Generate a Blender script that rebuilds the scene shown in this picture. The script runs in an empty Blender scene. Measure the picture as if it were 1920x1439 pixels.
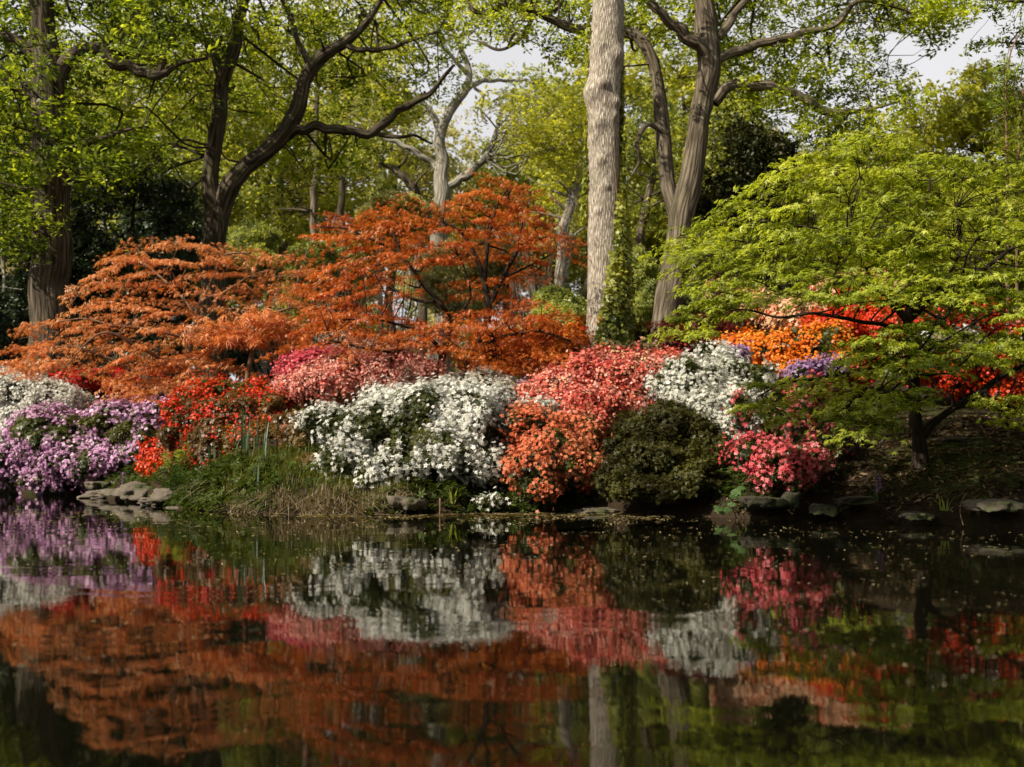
import bpy, math
import numpy as np

# ------------------------------------------------------------------ camera, sky, sun, exposure
S = bpy.context.scene
COL = S.collection
PITCH = math.radians(4.0)
F = 2000.0                       # focal length in photo pixels (1920 wide)
CAMZ = 0.525
cd = bpy.data.cameras.new("camera"); cam = bpy.data.objects.new("camera", cd); COL.objects.link(cam)
cd.sensor_width = 36; cd.lens = 36 * F / 1920; cd.clip_start = 0.05; cd.clip_end = 600
cam.location = (0, 0, CAMZ); cam.rotation_euler = (math.pi / 2 + PITCH, 0, 0)
cd.dof.use_dof = True; cd.dof.focus_distance = 10.0; cd.dof.aperture_fstop = 2.2
S.camera = cam

SUN_TO = np.array([-0.64, -0.47, 0.62]); SUN_TO = SUN_TO / np.linalg.norm(SUN_TO)
SUN_EL = math.asin(SUN_TO[2]); SUN_AZ = math.atan2(SUN_TO[0], SUN_TO[1])
w = bpy.data.worlds.new("World"); S.world = w; w.use_nodes = True
nt = w.node_tree; bg = nt.nodes["Background"]
sky = nt.nodes.new("ShaderNodeTexSky"); sky.sky_type = 'NISHITA'; sky.sun_disc = False
sky.sun_elevation = SUN_EL; sky.sun_rotation = SUN_AZ; sky.dust_density = 2.5
mx = nt.nodes.new("ShaderNodeMix"); mx.data_type = 'RGBA'
cn = nt.nodes.new("ShaderNodeTexNoise"); cn.inputs["Scale"].default_value = 2.2; cn.inputs["Detail"].default_value = 5
cr = nt.nodes.new("ShaderNodeMapRange"); cr.inputs[1].default_value = .35; cr.inputs[2].default_value = .65
cr.inputs[3].default_value = .75; cr.inputs[4].default_value = 1.0
nt.links.new(cn.outputs["Fac"], cr.inputs[0])
wt = nt.nodes.new("ShaderNodeTexCoord"); sx = nt.nodes.new("ShaderNodeSeparateXYZ"); nt.links.new(wt.outputs["Generated"], sx.inputs[0])
hz = nt.nodes.new("ShaderNodeMapRange"); hz.inputs[1].default_value = .40; hz.inputs[2].default_value = .62; hz.inputs[3].default_value = 1; hz.inputs[4].default_value = .05
nt.links.new(sx.outputs["Z"], hz.inputs[0]); wm = nt.nodes.new("ShaderNodeMath"); wm.operation = 'MULTIPLY'
nt.links.new(hz.outputs[0], wm.inputs[0]); nt.links.new(cr.outputs[0], wm.inputs[1]); nt.links.new(wm.outputs[0], mx.inputs[0])
nt.links.new(sky.outputs[0], mx.inputs[6]); mx.inputs[7].default_value = (13.2, 13.0, 13.2, 1)   # thin white cloud
nt.links.new(mx.outputs[2], bg.inputs["Color"]); bg.inputs["Strength"].default_value = 0.05
sl = bpy.data.lights.new("sun", 'SUN'); so = bpy.data.objects.new("sun", sl); COL.objects.link(so)
sl.energy = 5.0; sl.angle = math.radians(0.5); sl.color = (1, .90, .72)
so.location = (-30, -12, 30)
so.rotation_euler = (math.pi / 2 - SUN_EL, 0, math.atan2(-SUN_TO[0], SUN_TO[1]) + math.pi)
S.view_settings.view_transform = 'Standard'; S.view_settings.look = 'None'
S.view_settings.exposure = 0.45; S.view_settings.gamma = 1.0
S.cycles.max_bounces = 6; S.cycles.diffuse_bounces = 2; S.cycles.glossy_bounces = 3
S.cycles.transmission_bounces = 4; S.cycles.transparent_max_bounces = 2
S.cycles.caustics_reflective = False; S.cycles.caustics_refractive = False
S.cycles.use_denoising = True

# ------------------------------------------------------------------ small maths
R = np.random.default_rng(11)
def uni(a, b, n=None): return R.uniform(a, b, n)
def W(px, py, d):
    """a pixel of the photograph at a horizontal distance d -> world point"""
    x = (np.asarray(px, float) - 960) / F; y = (719.5 - np.asarray(py, float)) / F
    c, s = math.cos(PITCH), math.sin(PITCH)
    k = np.asarray(d, float) / (c - y * s)
    return np.stack(np.broadcast_arrays(x * k, np.asarray(d, float) + 0 * k, CAMZ + (s + y * c) * k), -1)
_PH = R.uniform(0, 6.28, (12, 1)); _DR = R.normal(size=(12, 3)); _DR /= np.linalg.norm(_DR, axis=1)[:, None]
_FQ = np.array([1, 1.3, .8, 1.7, 2.1, 2.6, 1.1, 3.1, .9, 1.5, 2.3, 3.7])[:, None]
def noise(P, sc=1.0):
    P = np.atleast_2d(P) * sc
    v = np.sin((_DR * _FQ) @ P.T * 2.2 + _PH)
    return (v[:6] * v[6:]).sum(0) / 2.2            # about -1..1
BX = [-60, -30, -15, -8.4, -6.2, -4.65, -3.7, -3.0, -2.3, -1, -.05, .73, 1.65, 2.2, 3.0, 3.8, 5, 8, 30, 60]
BY = [34, 26, 21, 17.5, 15.4, 13.1, 11.7, 10.7, 10.1, 10, 10.3, 10.5, 9.8, 9.15, 8.8, 8.15, 7.5, 7, 6, 5]
TT = [-3, -.6, -.1, .12, .5, 1.1, 3, 6, 12, 25, 50, 120, 300]
TZ = [-.9, -.45, -.12, .16, .34, .55, .88, 1.4, 1.95, 2.45, 3.6, 6, 9]
def bank(x): return np.interp(x, BX, BY)
def gz(x, y):
    x = np.asarray(x, float); y = np.asarray(y, float)
    P = np.stack([x.ravel(), y.ravel(), 0 * x.ravel()], 1)
    b = bank(x) + .12 * noise(P, 1.6).reshape(x.shape)
    z = np.interp(y - b, TT, TZ) + .035 * noise(P, 1.1).reshape(x.shape) + .015 * noise(P, 4).reshape(x.shape)
    near = np.interp(y, [-300, -20, -1.6, -.7], [3, 1.2, .12, -.9])
    return np.maximum(z, near)

# ------------------------------------------------------------------ object helpers
LOC = {}
def thing(name, label, cat, loc, group=None):
    o = bpy.data.objects.new(name, None); COL.objects.link(o); o.empty_display_size = .2
    o.location = [float(v) for v in loc]; o["label"] = label; o["category"] = cat
    if group: o["group"] = group
    LOC[o.name] = np.array(loc, float)
    return o
def mk(name, V, polys, mat, parent=None, smooth=False, bk=None):
    V = np.asarray(V, np.float64)
    if parent is not None: V = V - LOC[parent.name]
    me = bpy.data.meshes.new(name)
    polys = [np.asarray(p, np.int32) for p in polys if len(p)]
    li = np.concatenate([p.ravel() for p in polys])
    tot = np.concatenate([np.full(len(p), p.shape[1], np.int32) for p in polys])
    st = np.concatenate([[0], np.cumsum(tot)[:-1]]).astype(np.int32)
    me.vertices.add(len(V)); me.vertices.foreach_set("co", V.astype(np.float32).ravel())
    me.loops.add(len(li)); me.loops.foreach_set("vertex_index", li)
    me.polygons.add(len(tot)); me.polygons.foreach_set("loop_start", st); me.polygons.foreach_set("loop_total", tot)
    if smooth: me.polygons.foreach_set("use_smooth", np.ones(len(tot), bool))
    if bk is not None:
        a = me.attributes.new("bark", 'FLOAT_VECTOR', 'POINT'); a.data.foreach_set("vector", np.asarray(bk, np.float32).ravel())
    me.update(calc_edges=True)
    me.materials.append(mat)
    o = bpy.data.objects.new(name, me); COL.objects.link(o)
    if parent is not None: o.parent = parent; LOC[o.name] = LOC[parent.name]
    return o
def solo(o, label, cat, group=None):
    o["label"] = label; o["category"] = cat
    if group: o["group"] = group
    return o
def setting(o, kind="structure", label=None, cat=None):
    o["kind"] = kind
    if label: o["label"] = label; o["category"] = cat
    return o

# frames: rotation matrices
def frames_up(n, tilt=.5):
    a = uni(0, 6.283, n); b = uni(0, 6.283, n); t = np.abs(R.normal(0, tilt, n))
    return frames_n(np.stack([np.sin(t) * np.cos(b), np.sin(t) * np.sin(b), np.cos(t)], 1), a)
def frames_n(N, a=None):
    N = N / np.linalg.norm(N, axis=1)[:, None]; n = len(N)
    if a is None: a = uni(0, 6.283, n)
    ref = np.where(np.abs(N[:, 2:3]) < .9, np.array([[0, 0, 1.]]), np.array([[1., 0, 0]]))
    X = np.cross(ref, N); X /= np.linalg.norm(X, axis=1)[:, None]; Y = np.cross(N, X)
    c, s = np.cos(a)[:, None], np.sin(a)[:, None]
    return np.stack([X * c + Y * s, -X * s + Y * c, N], 2)
def stamp(T, faces, P, FR, sc):
    """copies of template T at P"""
    n, m = len(P), len(T)
    V = np.einsum('nij,mj->nmi', FR, T) * np.asarray(sc).reshape(-1, 1, 1) + P[:, None, :]
    off = (np.arange(n) * m)[:, None, None]
    return V.reshape(-1, 3), [(np.asarray(f)[None] + off).reshape(-1, np.asarray(f).shape[1]) for f in faces]
class Bag:
    def __init__(s): s.V = []; s.P = {}; s.n = 0; s.B = []
    def add(s, V, polys, bk=None):
        for p in polys:
            p = np.asarray(p)
            if len(p): s.P.setdefault(p.shape[1], []).append(p + s.n)
        s.V.append(V); s.n += len(V)
        s.B.append(bk if bk is not None else np.zeros((len(V), 3)))
    def make(s, name, mat, parent=None, smooth=False, bark=False):
        if not s.V: return None
        return mk(name, np.concatenate(s.V), [np.concatenate(v) for v in s.P.values()], mat, parent, smooth,
                  np.concatenate(s.B) if bark else None)

# leaf templates (unit radius, lying in XY)
def kites(angs, lens, wid, droop=0., r0=.08, zj=0., shared=False, wpos=.5):
    V = []; Fc = []
    if shared: V.append((0, 0, 0))
    for a, l in zip(angs, lens):
        c, s = math.cos(a), math.sin(a); wd = wid * l; k = len(V)
        def p(r, t, z): return (c * r - s * t, s * r + c * t, z)
        zz = float(R.normal(0, zj)) if zj else 0.
        if shared:
            V += [p(l * wpos, wd / 2, .1 * l + zz * .5), p(l, 0, -droop * l + zz), p(l * wpos, -wd / 2, .1 * l + zz * .5)]
            Fc.append((0, k + 2, k + 1, k)); continue
        V += [p(r0, 0, 0), p(l * wpos, wd / 2, .06 * l - droop * .3 * l + zz * .5), p(l, 0, -droop * l + zz), p(l * wpos, -wd / 2, .06 * l - droop * .3 * l + zz * .5)]
        Fc.append((k, k + 3, k + 2, k + 1))
    return np.array(V, float), [np.array(Fc)]
def spray(n, wid=.42):
    V = []; Fc = []
    for i in range(n):
        T, f = kites([0], [uni(.5, .8)], wid, .1)
        FR = frames_up(1, .55)[0]
        V.append(T @ FR.T + np.array([uni(-.5, .5), uni(-.5, .5), uni(-.25, .25)])); Fc.append(f[0] + 4 * i)
    return np.concatenate(V), [np.concatenate(Fc)]
OAK = [spray(7) for _ in range(4)]
FINE = [spray(12, .5) for _ in range(3)]
AZL = [kites(np.arange(6) * 1.047 + uni(0, .4, 6), uni(.75, 1.1, 6), .42, .05, .05, .12) for _ in range(3)]
pa = np.array([-2.2, -1.45, -.72, 0, .72, 1.45, 2.2]); pl = np.array([.5, .75, .95, 1.05, .95, .75, .5])
PALM = [kites(pa + R.normal(0, .06, 7), pl * uni(.9, 1.1, 7), .27, uni(.1, .45), 0, .05) for _ in range(4)]
LACE = [kites(pa + R.normal(0, .1, 7), pl * uni(.8, 1.2, 7), .16, uni(.35, .8), 0, .1, wpos=.4) for _ in range(4)]
STAR = [kites(np.arange(5) * 1.2566 + R.normal(0, .07, 5), uni(.88, 1.08, 5), w_, .05 + dr, 0, .06, True, .55) for w_, dr in ((.55, 0), (.6, .1), (.5, -.1))]
FULL = [kites(np.arange(5) * 1.2566 + R.normal(0, .07, 5), uni(.9, 1.05, 5), w_, dr, 0, .06, True, .62) for w_, dr in ((.85, 0), (.9, .15), (.8, -.12))]
def scatter(bag, temps, P, FR, sc):
    idx = R.integers(0, len(temps), len(P)); sc = np.broadcast_to(sc, (len(P),))
    for i, (T, f) in enumerate(temps):
        m = idx == i
        if m.any(): bag.add(*stamp(T, f, P[m], FR[m], sc[m]))

# tubes
def spline(P, res=4):
    P = np.asarray(P, float)
    if len(P) < 3:
        t = np.linspace(0, 1, res + 1)[:, None]; return P[:1] * (1 - t) + P[-1:] * t
    A = np.vstack([2 * P[0] - P[1], P, 2 * P[-1] - P[-2]]); out = []
    t = np.arange(res)[:, None] / res
    for i in range(1, len(A) - 2):
        p0, p1, p2, p3 = A[i - 1:i + 3]
        out.append(.5 * ((2 * p1) + (p2 - p0) * t + (2 * p0 - 5 * p1 + 4 * p2 - p3) * t ** 2 + (3 * p1 - p0 - 3 * p2 + p3) * t ** 3))
    return np.vstack(out + [P[-1:]])
def tube(bag, pts, rad, sides=8, rough=0., cap=True):
    pts = np.asarray(pts); rad = np.asarray(rad, float); n = len(pts)
    T = np.gradient(pts, axis=0); T /= np.linalg.norm(T, axis=1)[:, None] + 1e-9
    ref = np.array([0, 1., 0]) if abs(T[0, 1]) < .9 else np.array([1., 0, 0])
    X = np.cross(T, ref); X /= np.linalg.norm(X, axis=1)[:, None] + 1e-9; Y = np.cross(T, X)
    a = np.arange(sides) / sides * 2 * math.pi; ca, sa = np.cos(a), np.sin(a)
    D = X[:, None] * ca[None, :, None] + Y[:, None] * sa[None, :, None]
    L = np.concatenate([[0], np.cumsum(np.linalg.norm(np.diff(pts, axis=0), axis=1))])
    V = pts[:, None] + D * rad[:, None, None]
    bk = np.stack(np.broadcast_arrays(ca[None] * rad[:, None], sa[None] * rad[:, None], L[:, None] + 0 * ca[None]), -1)
    if rough:
        nz = noise(V.reshape(-1, 3), 1.6).reshape(n, sides) + .6 * noise(V.reshape(-1, 3), 5).reshape(n, sides)
        V = V + D * (nz * rough * rad[:, None])[..., None]
    i = np.arange(n - 1)[:, None] * sides; j = np.arange(sides)[None]; k = (j + 1) % sides
    q = np.stack([i + j, i + k, i + sides + k, i + sides + j], -1).reshape(-1, 4)
    polys = [q]
    if cap: polys.append(np.arange(sides)[None] + (n - 1) * sides)
    bag.add(V.reshape(-1, 3), polys, bk.reshape(-1, 3))
def traced(tr, d, res=5, wob=.0):
    """pixel polyline (px, py, radius px[, depth offset]) -> smooth world points and radii"""
    P = []; r = []
    for q in tr:
        dd = d + (q[3] if len(q) > 3 else 0); P.append(W(q[0], q[1], dd)); r.append(q[2] * dd / F)
    P = np.array(P); Q = spline(P, res); rr = spline(np.stack([r, r, r], 1), res)[:, 0]
    if wob: Q = Q + np.stack([noise(Q + 7, 2), noise(Q + 19, 2), noise(Q + 31, 2)], 1) * wob * rr[:, None]
    return Q, np.maximum(rr, .002)

# ------------------------------------------------------------------ materials
def newmat(name):
    m = bpy.data.materials.new(name); m.use_nodes = True; t = m.node_tree; t.nodes.clear()
    o = t.nodes.new("ShaderNodeOutputMaterial"); return m, t, o
def ramp(t, cols):
    r = t.nodes.new("ShaderNodeValToRGB"); e = r.color_ramp.elements
    while len(e) < len(cols): e.new(.5)
    for i, c in enumerate(cols): e[i].position = i / max(1, len(cols) - 1); e[i].color = (*c, 1)
    return r
def leafmat(name, cols, trans=.5, gloss=.03, patch=None, pscale=1.2, rough=.45, warm=(1.7, 1.6, .6)):
    m, t, o = newmat(name); N = t.nodes.new; L = t.links.new
    g = N("ShaderNodeNewGeometry"); r = ramp(t, cols)
    tc = N("ShaderNodeTexCoord"); nz = N("ShaderNodeTexNoise"); nz.inputs["Scale"].default_value = pscale; nz.inputs["Detail"].default_value = 2
    L(tc.outputs["Object"], nz.inputs["Vector"])
    ma = N("ShaderNodeMath"); ma.operation = 'MULTIPLY_ADD'; ma.inputs[1].default_value = .6
    mb = N("ShaderNodeMath"); mb.operation = 'MULTIPLY_ADD'; mb.inputs[1].default_value = 1.4; mb.inputs[2].default_value = -.5
    L(nz.outputs["Fac"], mb.inputs[0]); L(g.outputs["Random Per Island"], ma.inputs[0]); L(mb.outputs[0], ma.inputs[2])
    L(ma.outputs[0], r.inputs[0]); col = r.outputs[0]
    d = N("ShaderNodeBsdfDiffuse"); tr = N("ShaderNodeBsdfTranslucent"); gl = N("ShaderNodeBsdfGlossy"); gl.inputs["Roughness"].default_value = rough
    L(col, d.inputs["Color"])
    mu = N("ShaderNodeMix"); mu.data_type = 'RGBA'; mu.blend_type = 'MULTIPLY'; mu.inputs[0].default_value = 1
    L(col, mu.inputs[6]); mu.inputs[7].default_value = (*warm, 1); L(mu.outputs[2], tr.inputs["Color"])
    a = N("ShaderNodeMixShader"); a.inputs[0].default_value = trans; L(d.outputs[0], a.inputs[1]); L(tr.outputs[0], a.inputs[2])
    b = N("ShaderNodeMixShader"); b.inputs[0].default_value = gloss; L(a.outputs[0], b.inputs[1]); L(gl.outputs[0], b.inputs[2])
    L(b.outputs[0], o.inputs[0]); return m
def barkmat(name, dark, light, sc=(22, 22, 2.2), bump=1.0, moss=0.):
    m, t, o = newmat(name); N = t.nodes.new; L = t.links.new
    at = N("ShaderNodeAttribute"); at.attribute_name = "bark"; mp = N("ShaderNodeMapping"); mp.inputs["Scale"].default_value = sc
    L(at.outputs["Vector"], mp.inputs[0])
    n1 = N("ShaderNodeTexNoise"); n1.inputs["Scale"].default_value = 1; n1.inputs["Detail"].default_value = 6; n1.inputs["Distortion"].default_value = .7
    L(mp.outputs[0], n1.inputs["Vector"])
    vo = N("ShaderNodeTexVoronoi"); vo.feature = 'DISTANCE_TO_EDGE'; vo.inputs["Scale"].default_value = .55
    L(mp.outputs[0], vo.inputs["Vector"])
    n2 = N("ShaderNodeTexNoise"); n2.inputs["Scale"].default_value = 2.5; n2.inputs["Detail"].default_value = 3; L(at.outputs["Vector"], n2.inputs["Vector"])
    mi = N("ShaderNodeMath"); mi.operation = 'MULTIPLY_ADD'; mi.inputs[1].default_value = 1.1; L(vo.outputs["Distance"], mi.inputs[0]); L(n1.outputs["Fac"], mi.inputs[2])
    mr = N("ShaderNodeMapRange"); mr.inputs[1].default_value = .4; mr.inputs[2].default_value = .95; L(mi.outputs[0], mr.inputs[0])
    r = ramp(t, [dark, tuple(.55 * a + .45 * b for a, b in zip(dark, light)), light]); L(mr.outputs[0], r.inputs[0])
    mm = N("ShaderNodeMix"); mm.data_type = 'RGBA'; mm.inputs[7].default_value = (.06, .075, .02, 1)
    m3 = N("ShaderNodeMapRange"); m3.inputs[1].default_value = .5; m3.inputs[2].default_value = .7; m3.inputs[4].default_value = moss
    L(n2.outputs["Fac"], m3.inputs[0]); L(m3.outputs[0], mm.inputs[0]); L(r.outputs[0], mm.inputs[6])
    p = N("ShaderNodeBsdfPrincipled"); p.inputs["Roughness"].default_value = .9; p.inputs["Specular IOR Level"].default_value = .15
    L(mm.outputs[2], p.inputs["Base Color"])
    bu = N("ShaderNodeBump"); bu.inputs["Strength"].default_value = bump; bu.inputs["Distance"].default_value = .035
    L(mi.outputs[0], bu.inputs["Height"]); L(bu.outputs[0], p.inputs["Normal"]); L(p.outputs[0], o.inputs[0]); return m
def plain(name, col, rough=.7, spec=.3):
    m, t, o = newmat(name); p = t.nodes.new("ShaderNodeBsdfPrincipled"); t.links.new(p.outputs[0], o.inputs[0])
    n = t.nodes.new("ShaderNodeTexNoise"); n.inputs["Scale"].default_value = 14; r = ramp(t, [tuple(c * .7 for c in col), col])
    t.links.new(n.outputs["Fac"], r.inputs[0]); t.links.new(r.outputs[0], p.inputs["Base Color"])
    p.inputs["Roughness"].default_value = rough; p.inputs["Specular IOR Level"].default_value = spec; return m

M = {}
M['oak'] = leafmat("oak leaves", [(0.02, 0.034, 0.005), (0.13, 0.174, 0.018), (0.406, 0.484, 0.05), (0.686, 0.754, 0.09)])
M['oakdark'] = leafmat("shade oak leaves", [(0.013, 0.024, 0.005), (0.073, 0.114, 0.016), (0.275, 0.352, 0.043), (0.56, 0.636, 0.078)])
M['oakyel'] = leafmat("young oak leaves", [(0.106, 0.122, 0.024), (0.305, 0.331, 0.056), (0.527, 0.54, 0.1), (0.658, 0.643, 0.138)])
M['wood'] = leafmat("woodland leaves", [(0.027, 0.039, 0.014), (0.147, 0.179, 0.051), (0.387, 0.433, 0.131), (0.628, 0.629, 0.229)])
M['woodpale'] = leafmat("pale hazy woodland leaves", [(0.173, 0.194, 0.102), (0.348, 0.355, 0.176), (0.548, 0.504, 0.306), (0.677, 0.636, 0.393)])  # pale leaf tones, lightened further to stand in for sunlit haze
M['olive'] = leafmat("olive yellow leaves", [(0.072, 0.091, 0.013), (0.219, 0.246, 0.03), (0.41, 0.42, 0.059), (0.553, 0.53, 0.089)])
M['ever'] = leafmat("evergreen leaves", [(.008, .018, .005), (.015, .035, .007), (.03, .06, .01), (.05, .09, .014)], .2, .12)
M['conifer'] = leafmat("conifer needles", [(.012, .018, .006), (.025, .032, .009), (.045, .05, .014), (.07, .06, .022)], .15)
M['gmaple'] = leafmat("green maple leaves", [(0.044, 0.061, 0.009), (0.187, 0.231, 0.026), (0.466, 0.527, 0.066), (0.75, 0.763, 0.145)], .5, .03, warm=(1.5, 1.5, .5))
M['omaple'] = leafmat("orange maple leaves", [(0.42, 0.09, 0.02), (0.7, 0.22, 0.05), (0.8, 0.36, 0.13), (0.84, 0.52, 0.3)], .4, .05, warm=(1.2, 1., .6))
M['rmaple'] = leafmat("russet maple leaves", [(0.2, 0.032, 0.006), (0.52, 0.11, 0.012), (0.68, 0.19, 0.02), (0.74, 0.29, 0.05)], .4, .05, warm=(1.2, 1., .6))
M['dred'] = leafmat("dark red maple leaves", [(.06, .008, .008), (.12, .015, .012), (.2, .03, .02)], .35)
M['aleaf'] = leafmat("azalea leaves", [(.014, .024, .005), (.04, .055, .008), (.09, .10, .014), (.17, .17, .028)], .25, .07)
M['afresh'] = leafmat("fresh azalea leaves", [(.05, .06, .01), (.10, .11, .016), (.17, .16, .025)], .3, .06)
M['abronze'] = leafmat("bronze azalea leaves", [(.05, .03, .01), (.12, .07, .02), (.22, .13, .04), (.30, .22, .08)], .3, .06)
M['dkshrub'] = leafmat("dark shrub leaves", [(0.01, 0.01, 0.004), (0.026, 0.025, 0.008), (0.072, 0.07, 0.016), (0.151, 0.144, 0.027)], .2, .02)
def petal(name, cols, trans=.25): return leafmat(name, cols, trans, .03, warm=(1.05, 1., .95))
M['white'] = petal("white petals", [(0.552, 0.552, 0.488), (0.681, 0.681, 0.616), (0.736, 0.736, 0.69), (0.773, 0.773, 0.736)])
M['cream'] = petal("cream and shaded white petals", [(.44, .42, .36), (.55, .52, .45), (.63, .60, .54)])  # cream petals; also white petals with maple shade put into the tone
M['purple'] = petal("mauve petals", [(.42, .17, .38), (.55, .28, .50), (.66, .40, .60), (.72, .52, .68)])
M['violet'] = petal("violet petals", [(.26, .14, .32), (.42, .27, .46)])
M['vermil'] = petal("vermilion petals", [(.52, .02, .006), (.68, .05, .008), (.76, .11, .012)])
M['scarlet'] = petal("scarlet petals", [(.40, .010, .010), (.58, .02, .012), (.66, .04, .016)])
M['pink'] = petal("crimson pink petals", [(.50, .05, .08), (.62, .09, .12), (.70, .18, .20)])
M['salmon'] = petal("salmon pink petals", [(0.48, 0.12, 0.1), (0.7, 0.28, 0.22), (0.8, 0.44, 0.36), (0.84, 0.62, 0.54)])
M['coral'] = petal("coral petals", [(.62, .12, .05), (.74, .20, .09), (.80, .32, .16)])
M['rose'] = petal("rose red petals", [(0.4, 0.03, 0.025), (0.62, 0.1, 0.07), (0.76, 0.24, 0.17), (0.8, 0.42, 0.3)])
M['orange'] = petal("orange petals", [(.64, .10, .006), (.76, .19, .010), (.82, .32, .03), (.84, .48, .12)])
M['pinkred'] = petal("deep pink petals", [(0.55, 0.04, 0.053), (0.726, 0.09, 0.116), (0.814, 0.19, 0.221), (0.836, 0.3, 0.315)])
M['peach'] = petal("peach petals", [(.7, .35, .18), (.8, .5, .3), (.8, .6, .4)])
M['bark'] = barkmat("dark oak bark", (.018, .013, .009), (.15, .12, .085), moss=.5)
M['barkmid'] = barkmat("grey brown oak bark", (.05, .038, .026), (.25, .205, .155), moss=.25)
M['barkpale'] = barkmat("pale furrowed bark", (.15, .115, .085), (.74, .67, .57), (84, 84, 11), .75, .3)
M['barkgrey'] = barkmat("pale grey bark", (.16, .145, .12), (.46, .43, .37), moss=.2)
M['twig'] = barkmat("dark twig bark", (.010, .007, .005), (.045, .032, .024), (60, 60, 8), .3)
M['twigtan'] = barkmat("tan twig bark", (.12, .07, .045), (.30, .19, .12), (60, 60, 8), .3)
M['twigpale'] = barkmat("pale twig bark", (.25, .22, .18), (.5, .46, .4), (60, 60, 8), .3)

# ------------------------------------------------------------------ ground and water
def ground_mat():
    m, t, o = newmat("leafy soil"); N = t.nodes.new; L = t.links.new
    tc = N("ShaderNodeTexCoord")
    n1 = N("ShaderNodeTexNoise"); n1.inputs["Scale"].default_value = 14; n1.inputs["Detail"].default_value = 8; n1.inputs["Roughness"].default_value = .7
    n2 = N("ShaderNodeTexNoise"); n2.inputs["Scale"].default_value = .35; n2.inputs["Detail"].default_value = 4
    L(tc.outputs["Object"], n1.inputs[0]); L(tc.outputs["Object"], n2.inputs[0])
    r1 = ramp(t, [(.012, .009, .006), (.04, .028, .017), (.10, .072, .045)]); L(n1.outputs["Fac"], r1.inputs[0])
    r2 = ramp(t, [(.018, .025, .007), (.05, .065, .014), (.10, .11, .03)]); L(n1.outputs["Fac"], r2.inputs[0])
    mr = N("ShaderNodeMapRange"); mr.inputs[1].default_value = .56; mr.inputs[2].default_value = .7; L(n2.outputs["Fac"], mr.inputs[0])
    mi = N("ShaderNodeMix"); mi.data_type = 'RGBA'; L(mr.outputs[0], mi.inputs[0]); L(r1.outputs[0], mi.inputs[6]); L(r2.outputs[0], mi.inputs[7])
    p = N("ShaderNodeBsdfPrincipled"); p.inputs["Roughness"].default_value = .95; p.inputs["Specular IOR Level"].default_value = .1
    bu = N("ShaderNodeBump"); bu.inputs["Strength"].default_value = .9; bu.inputs["Distance"].default_value = .05
    L(n1.outputs["Fac"], bu.inputs["Height"]); L(bu.outputs[0], p.inputs["Normal"])
    L(mi.outputs[2], p.inputs["Base Color"]); L(p.outputs[0], o.inputs[0]); return m
def axis(segs):
    out = [np.arange(a, b, s) for a, b, s in segs]; return np.concatenate(out + [[segs[-1][1]]])
gx = axis([(-250, -60, 12), (-60, -14, 2), (-14, 7, .09), (7, 40, 1.5), (40, 250, 12)])
gy = axis([(-250, -20, 10), (-20, 4, .8), (4, 22, .09), (22, 60, 1.2), (60, 300, 12)])
GX, GY = np.meshgrid(gx, gy); GZ = gz(GX, GY)
nx, ny = len(gx), len(gy); ii = (np.arange(ny - 1)[:, None] * nx + np.arange(nx - 1)[None]).ravel()
setting(mk("ground", np.stack([GX.ravel(), GY.ravel(), GZ.ravel()], 1), [np.stack([ii, ii + 1, ii + nx + 1, ii + nx], 1)], ground_mat(), None, True))
def water_mat():
    m, t, o = newmat("dark pond water"); N = t.nodes.new; L = t.links.new
    tc = N("ShaderNodeTexCoord")
    def nzn(sc, scale, detail, dist=0.):
        mp = N("ShaderNodeMapping"); mp.inputs["Scale"].default_value = sc; L(tc.outputs["Object"], mp.inputs[0])
        n = N("ShaderNodeTexNoise"); n.inputs["Scale"].default_value = scale; n.inputs["Detail"].default_value = detail; n.inputs["Distortion"].default_value = dist
        L(mp.outputs[0], n.inputs[0]); return n.outputs["Fac"]
    a = nzn((1.5, 1, 1), 16, 3, .5); b = nzn((.7, 1.0, 1), 1.1, 2, 1.2)
    s1 = N("ShaderNodeMath"); s1.operation = 'MULTIPLY'; s1.inputs[1].default_value = .00018; L(a, s1.inputs[0])
    s2 = N("ShaderNodeMath"); s2.operation = 'MULTIPLY_ADD'; s2.inputs[1].default_value = .0026; L(b, s2.inputs[0]); L(s1.outputs[0], s2.inputs[2])
    bu = N("ShaderNodeBump"); bu.inputs["Strength"].default_value = 1; bu.inputs["Distance"].default_value = 1.0
    L(s2.outputs[0], bu.inputs["Height"])
    p = N("ShaderNodeBsdfPrincipled"); p.inputs["Base Color"].default_value = (.004, .004, .002, 1)
    p.inputs["Roughness"].default_value = .0; p.inputs["IOR"].default_value = 1.3
    L(bu.outputs[0], p.inputs["Normal"]); L(p.outputs[0], o.inputs[0]); return m
wx = axis([(-60, 60, 4)]); wy = axis([(-30, 40, 4)])
WX, WY = np.meshgrid(wx, wy); nx2 = len(wx); ii = (np.arange(len(wy) - 1)[:, None] * nx2 + np.arange(nx2 - 1)[None]).ravel()
setting(mk("pond_water", np.stack([WX.ravel(), WY.ravel(), 0 * WX.ravel()], 1), [np.stack([ii, ii + 1, ii + nx2 + 1, ii + nx2], 1)], water_mat(), None, True))

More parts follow.
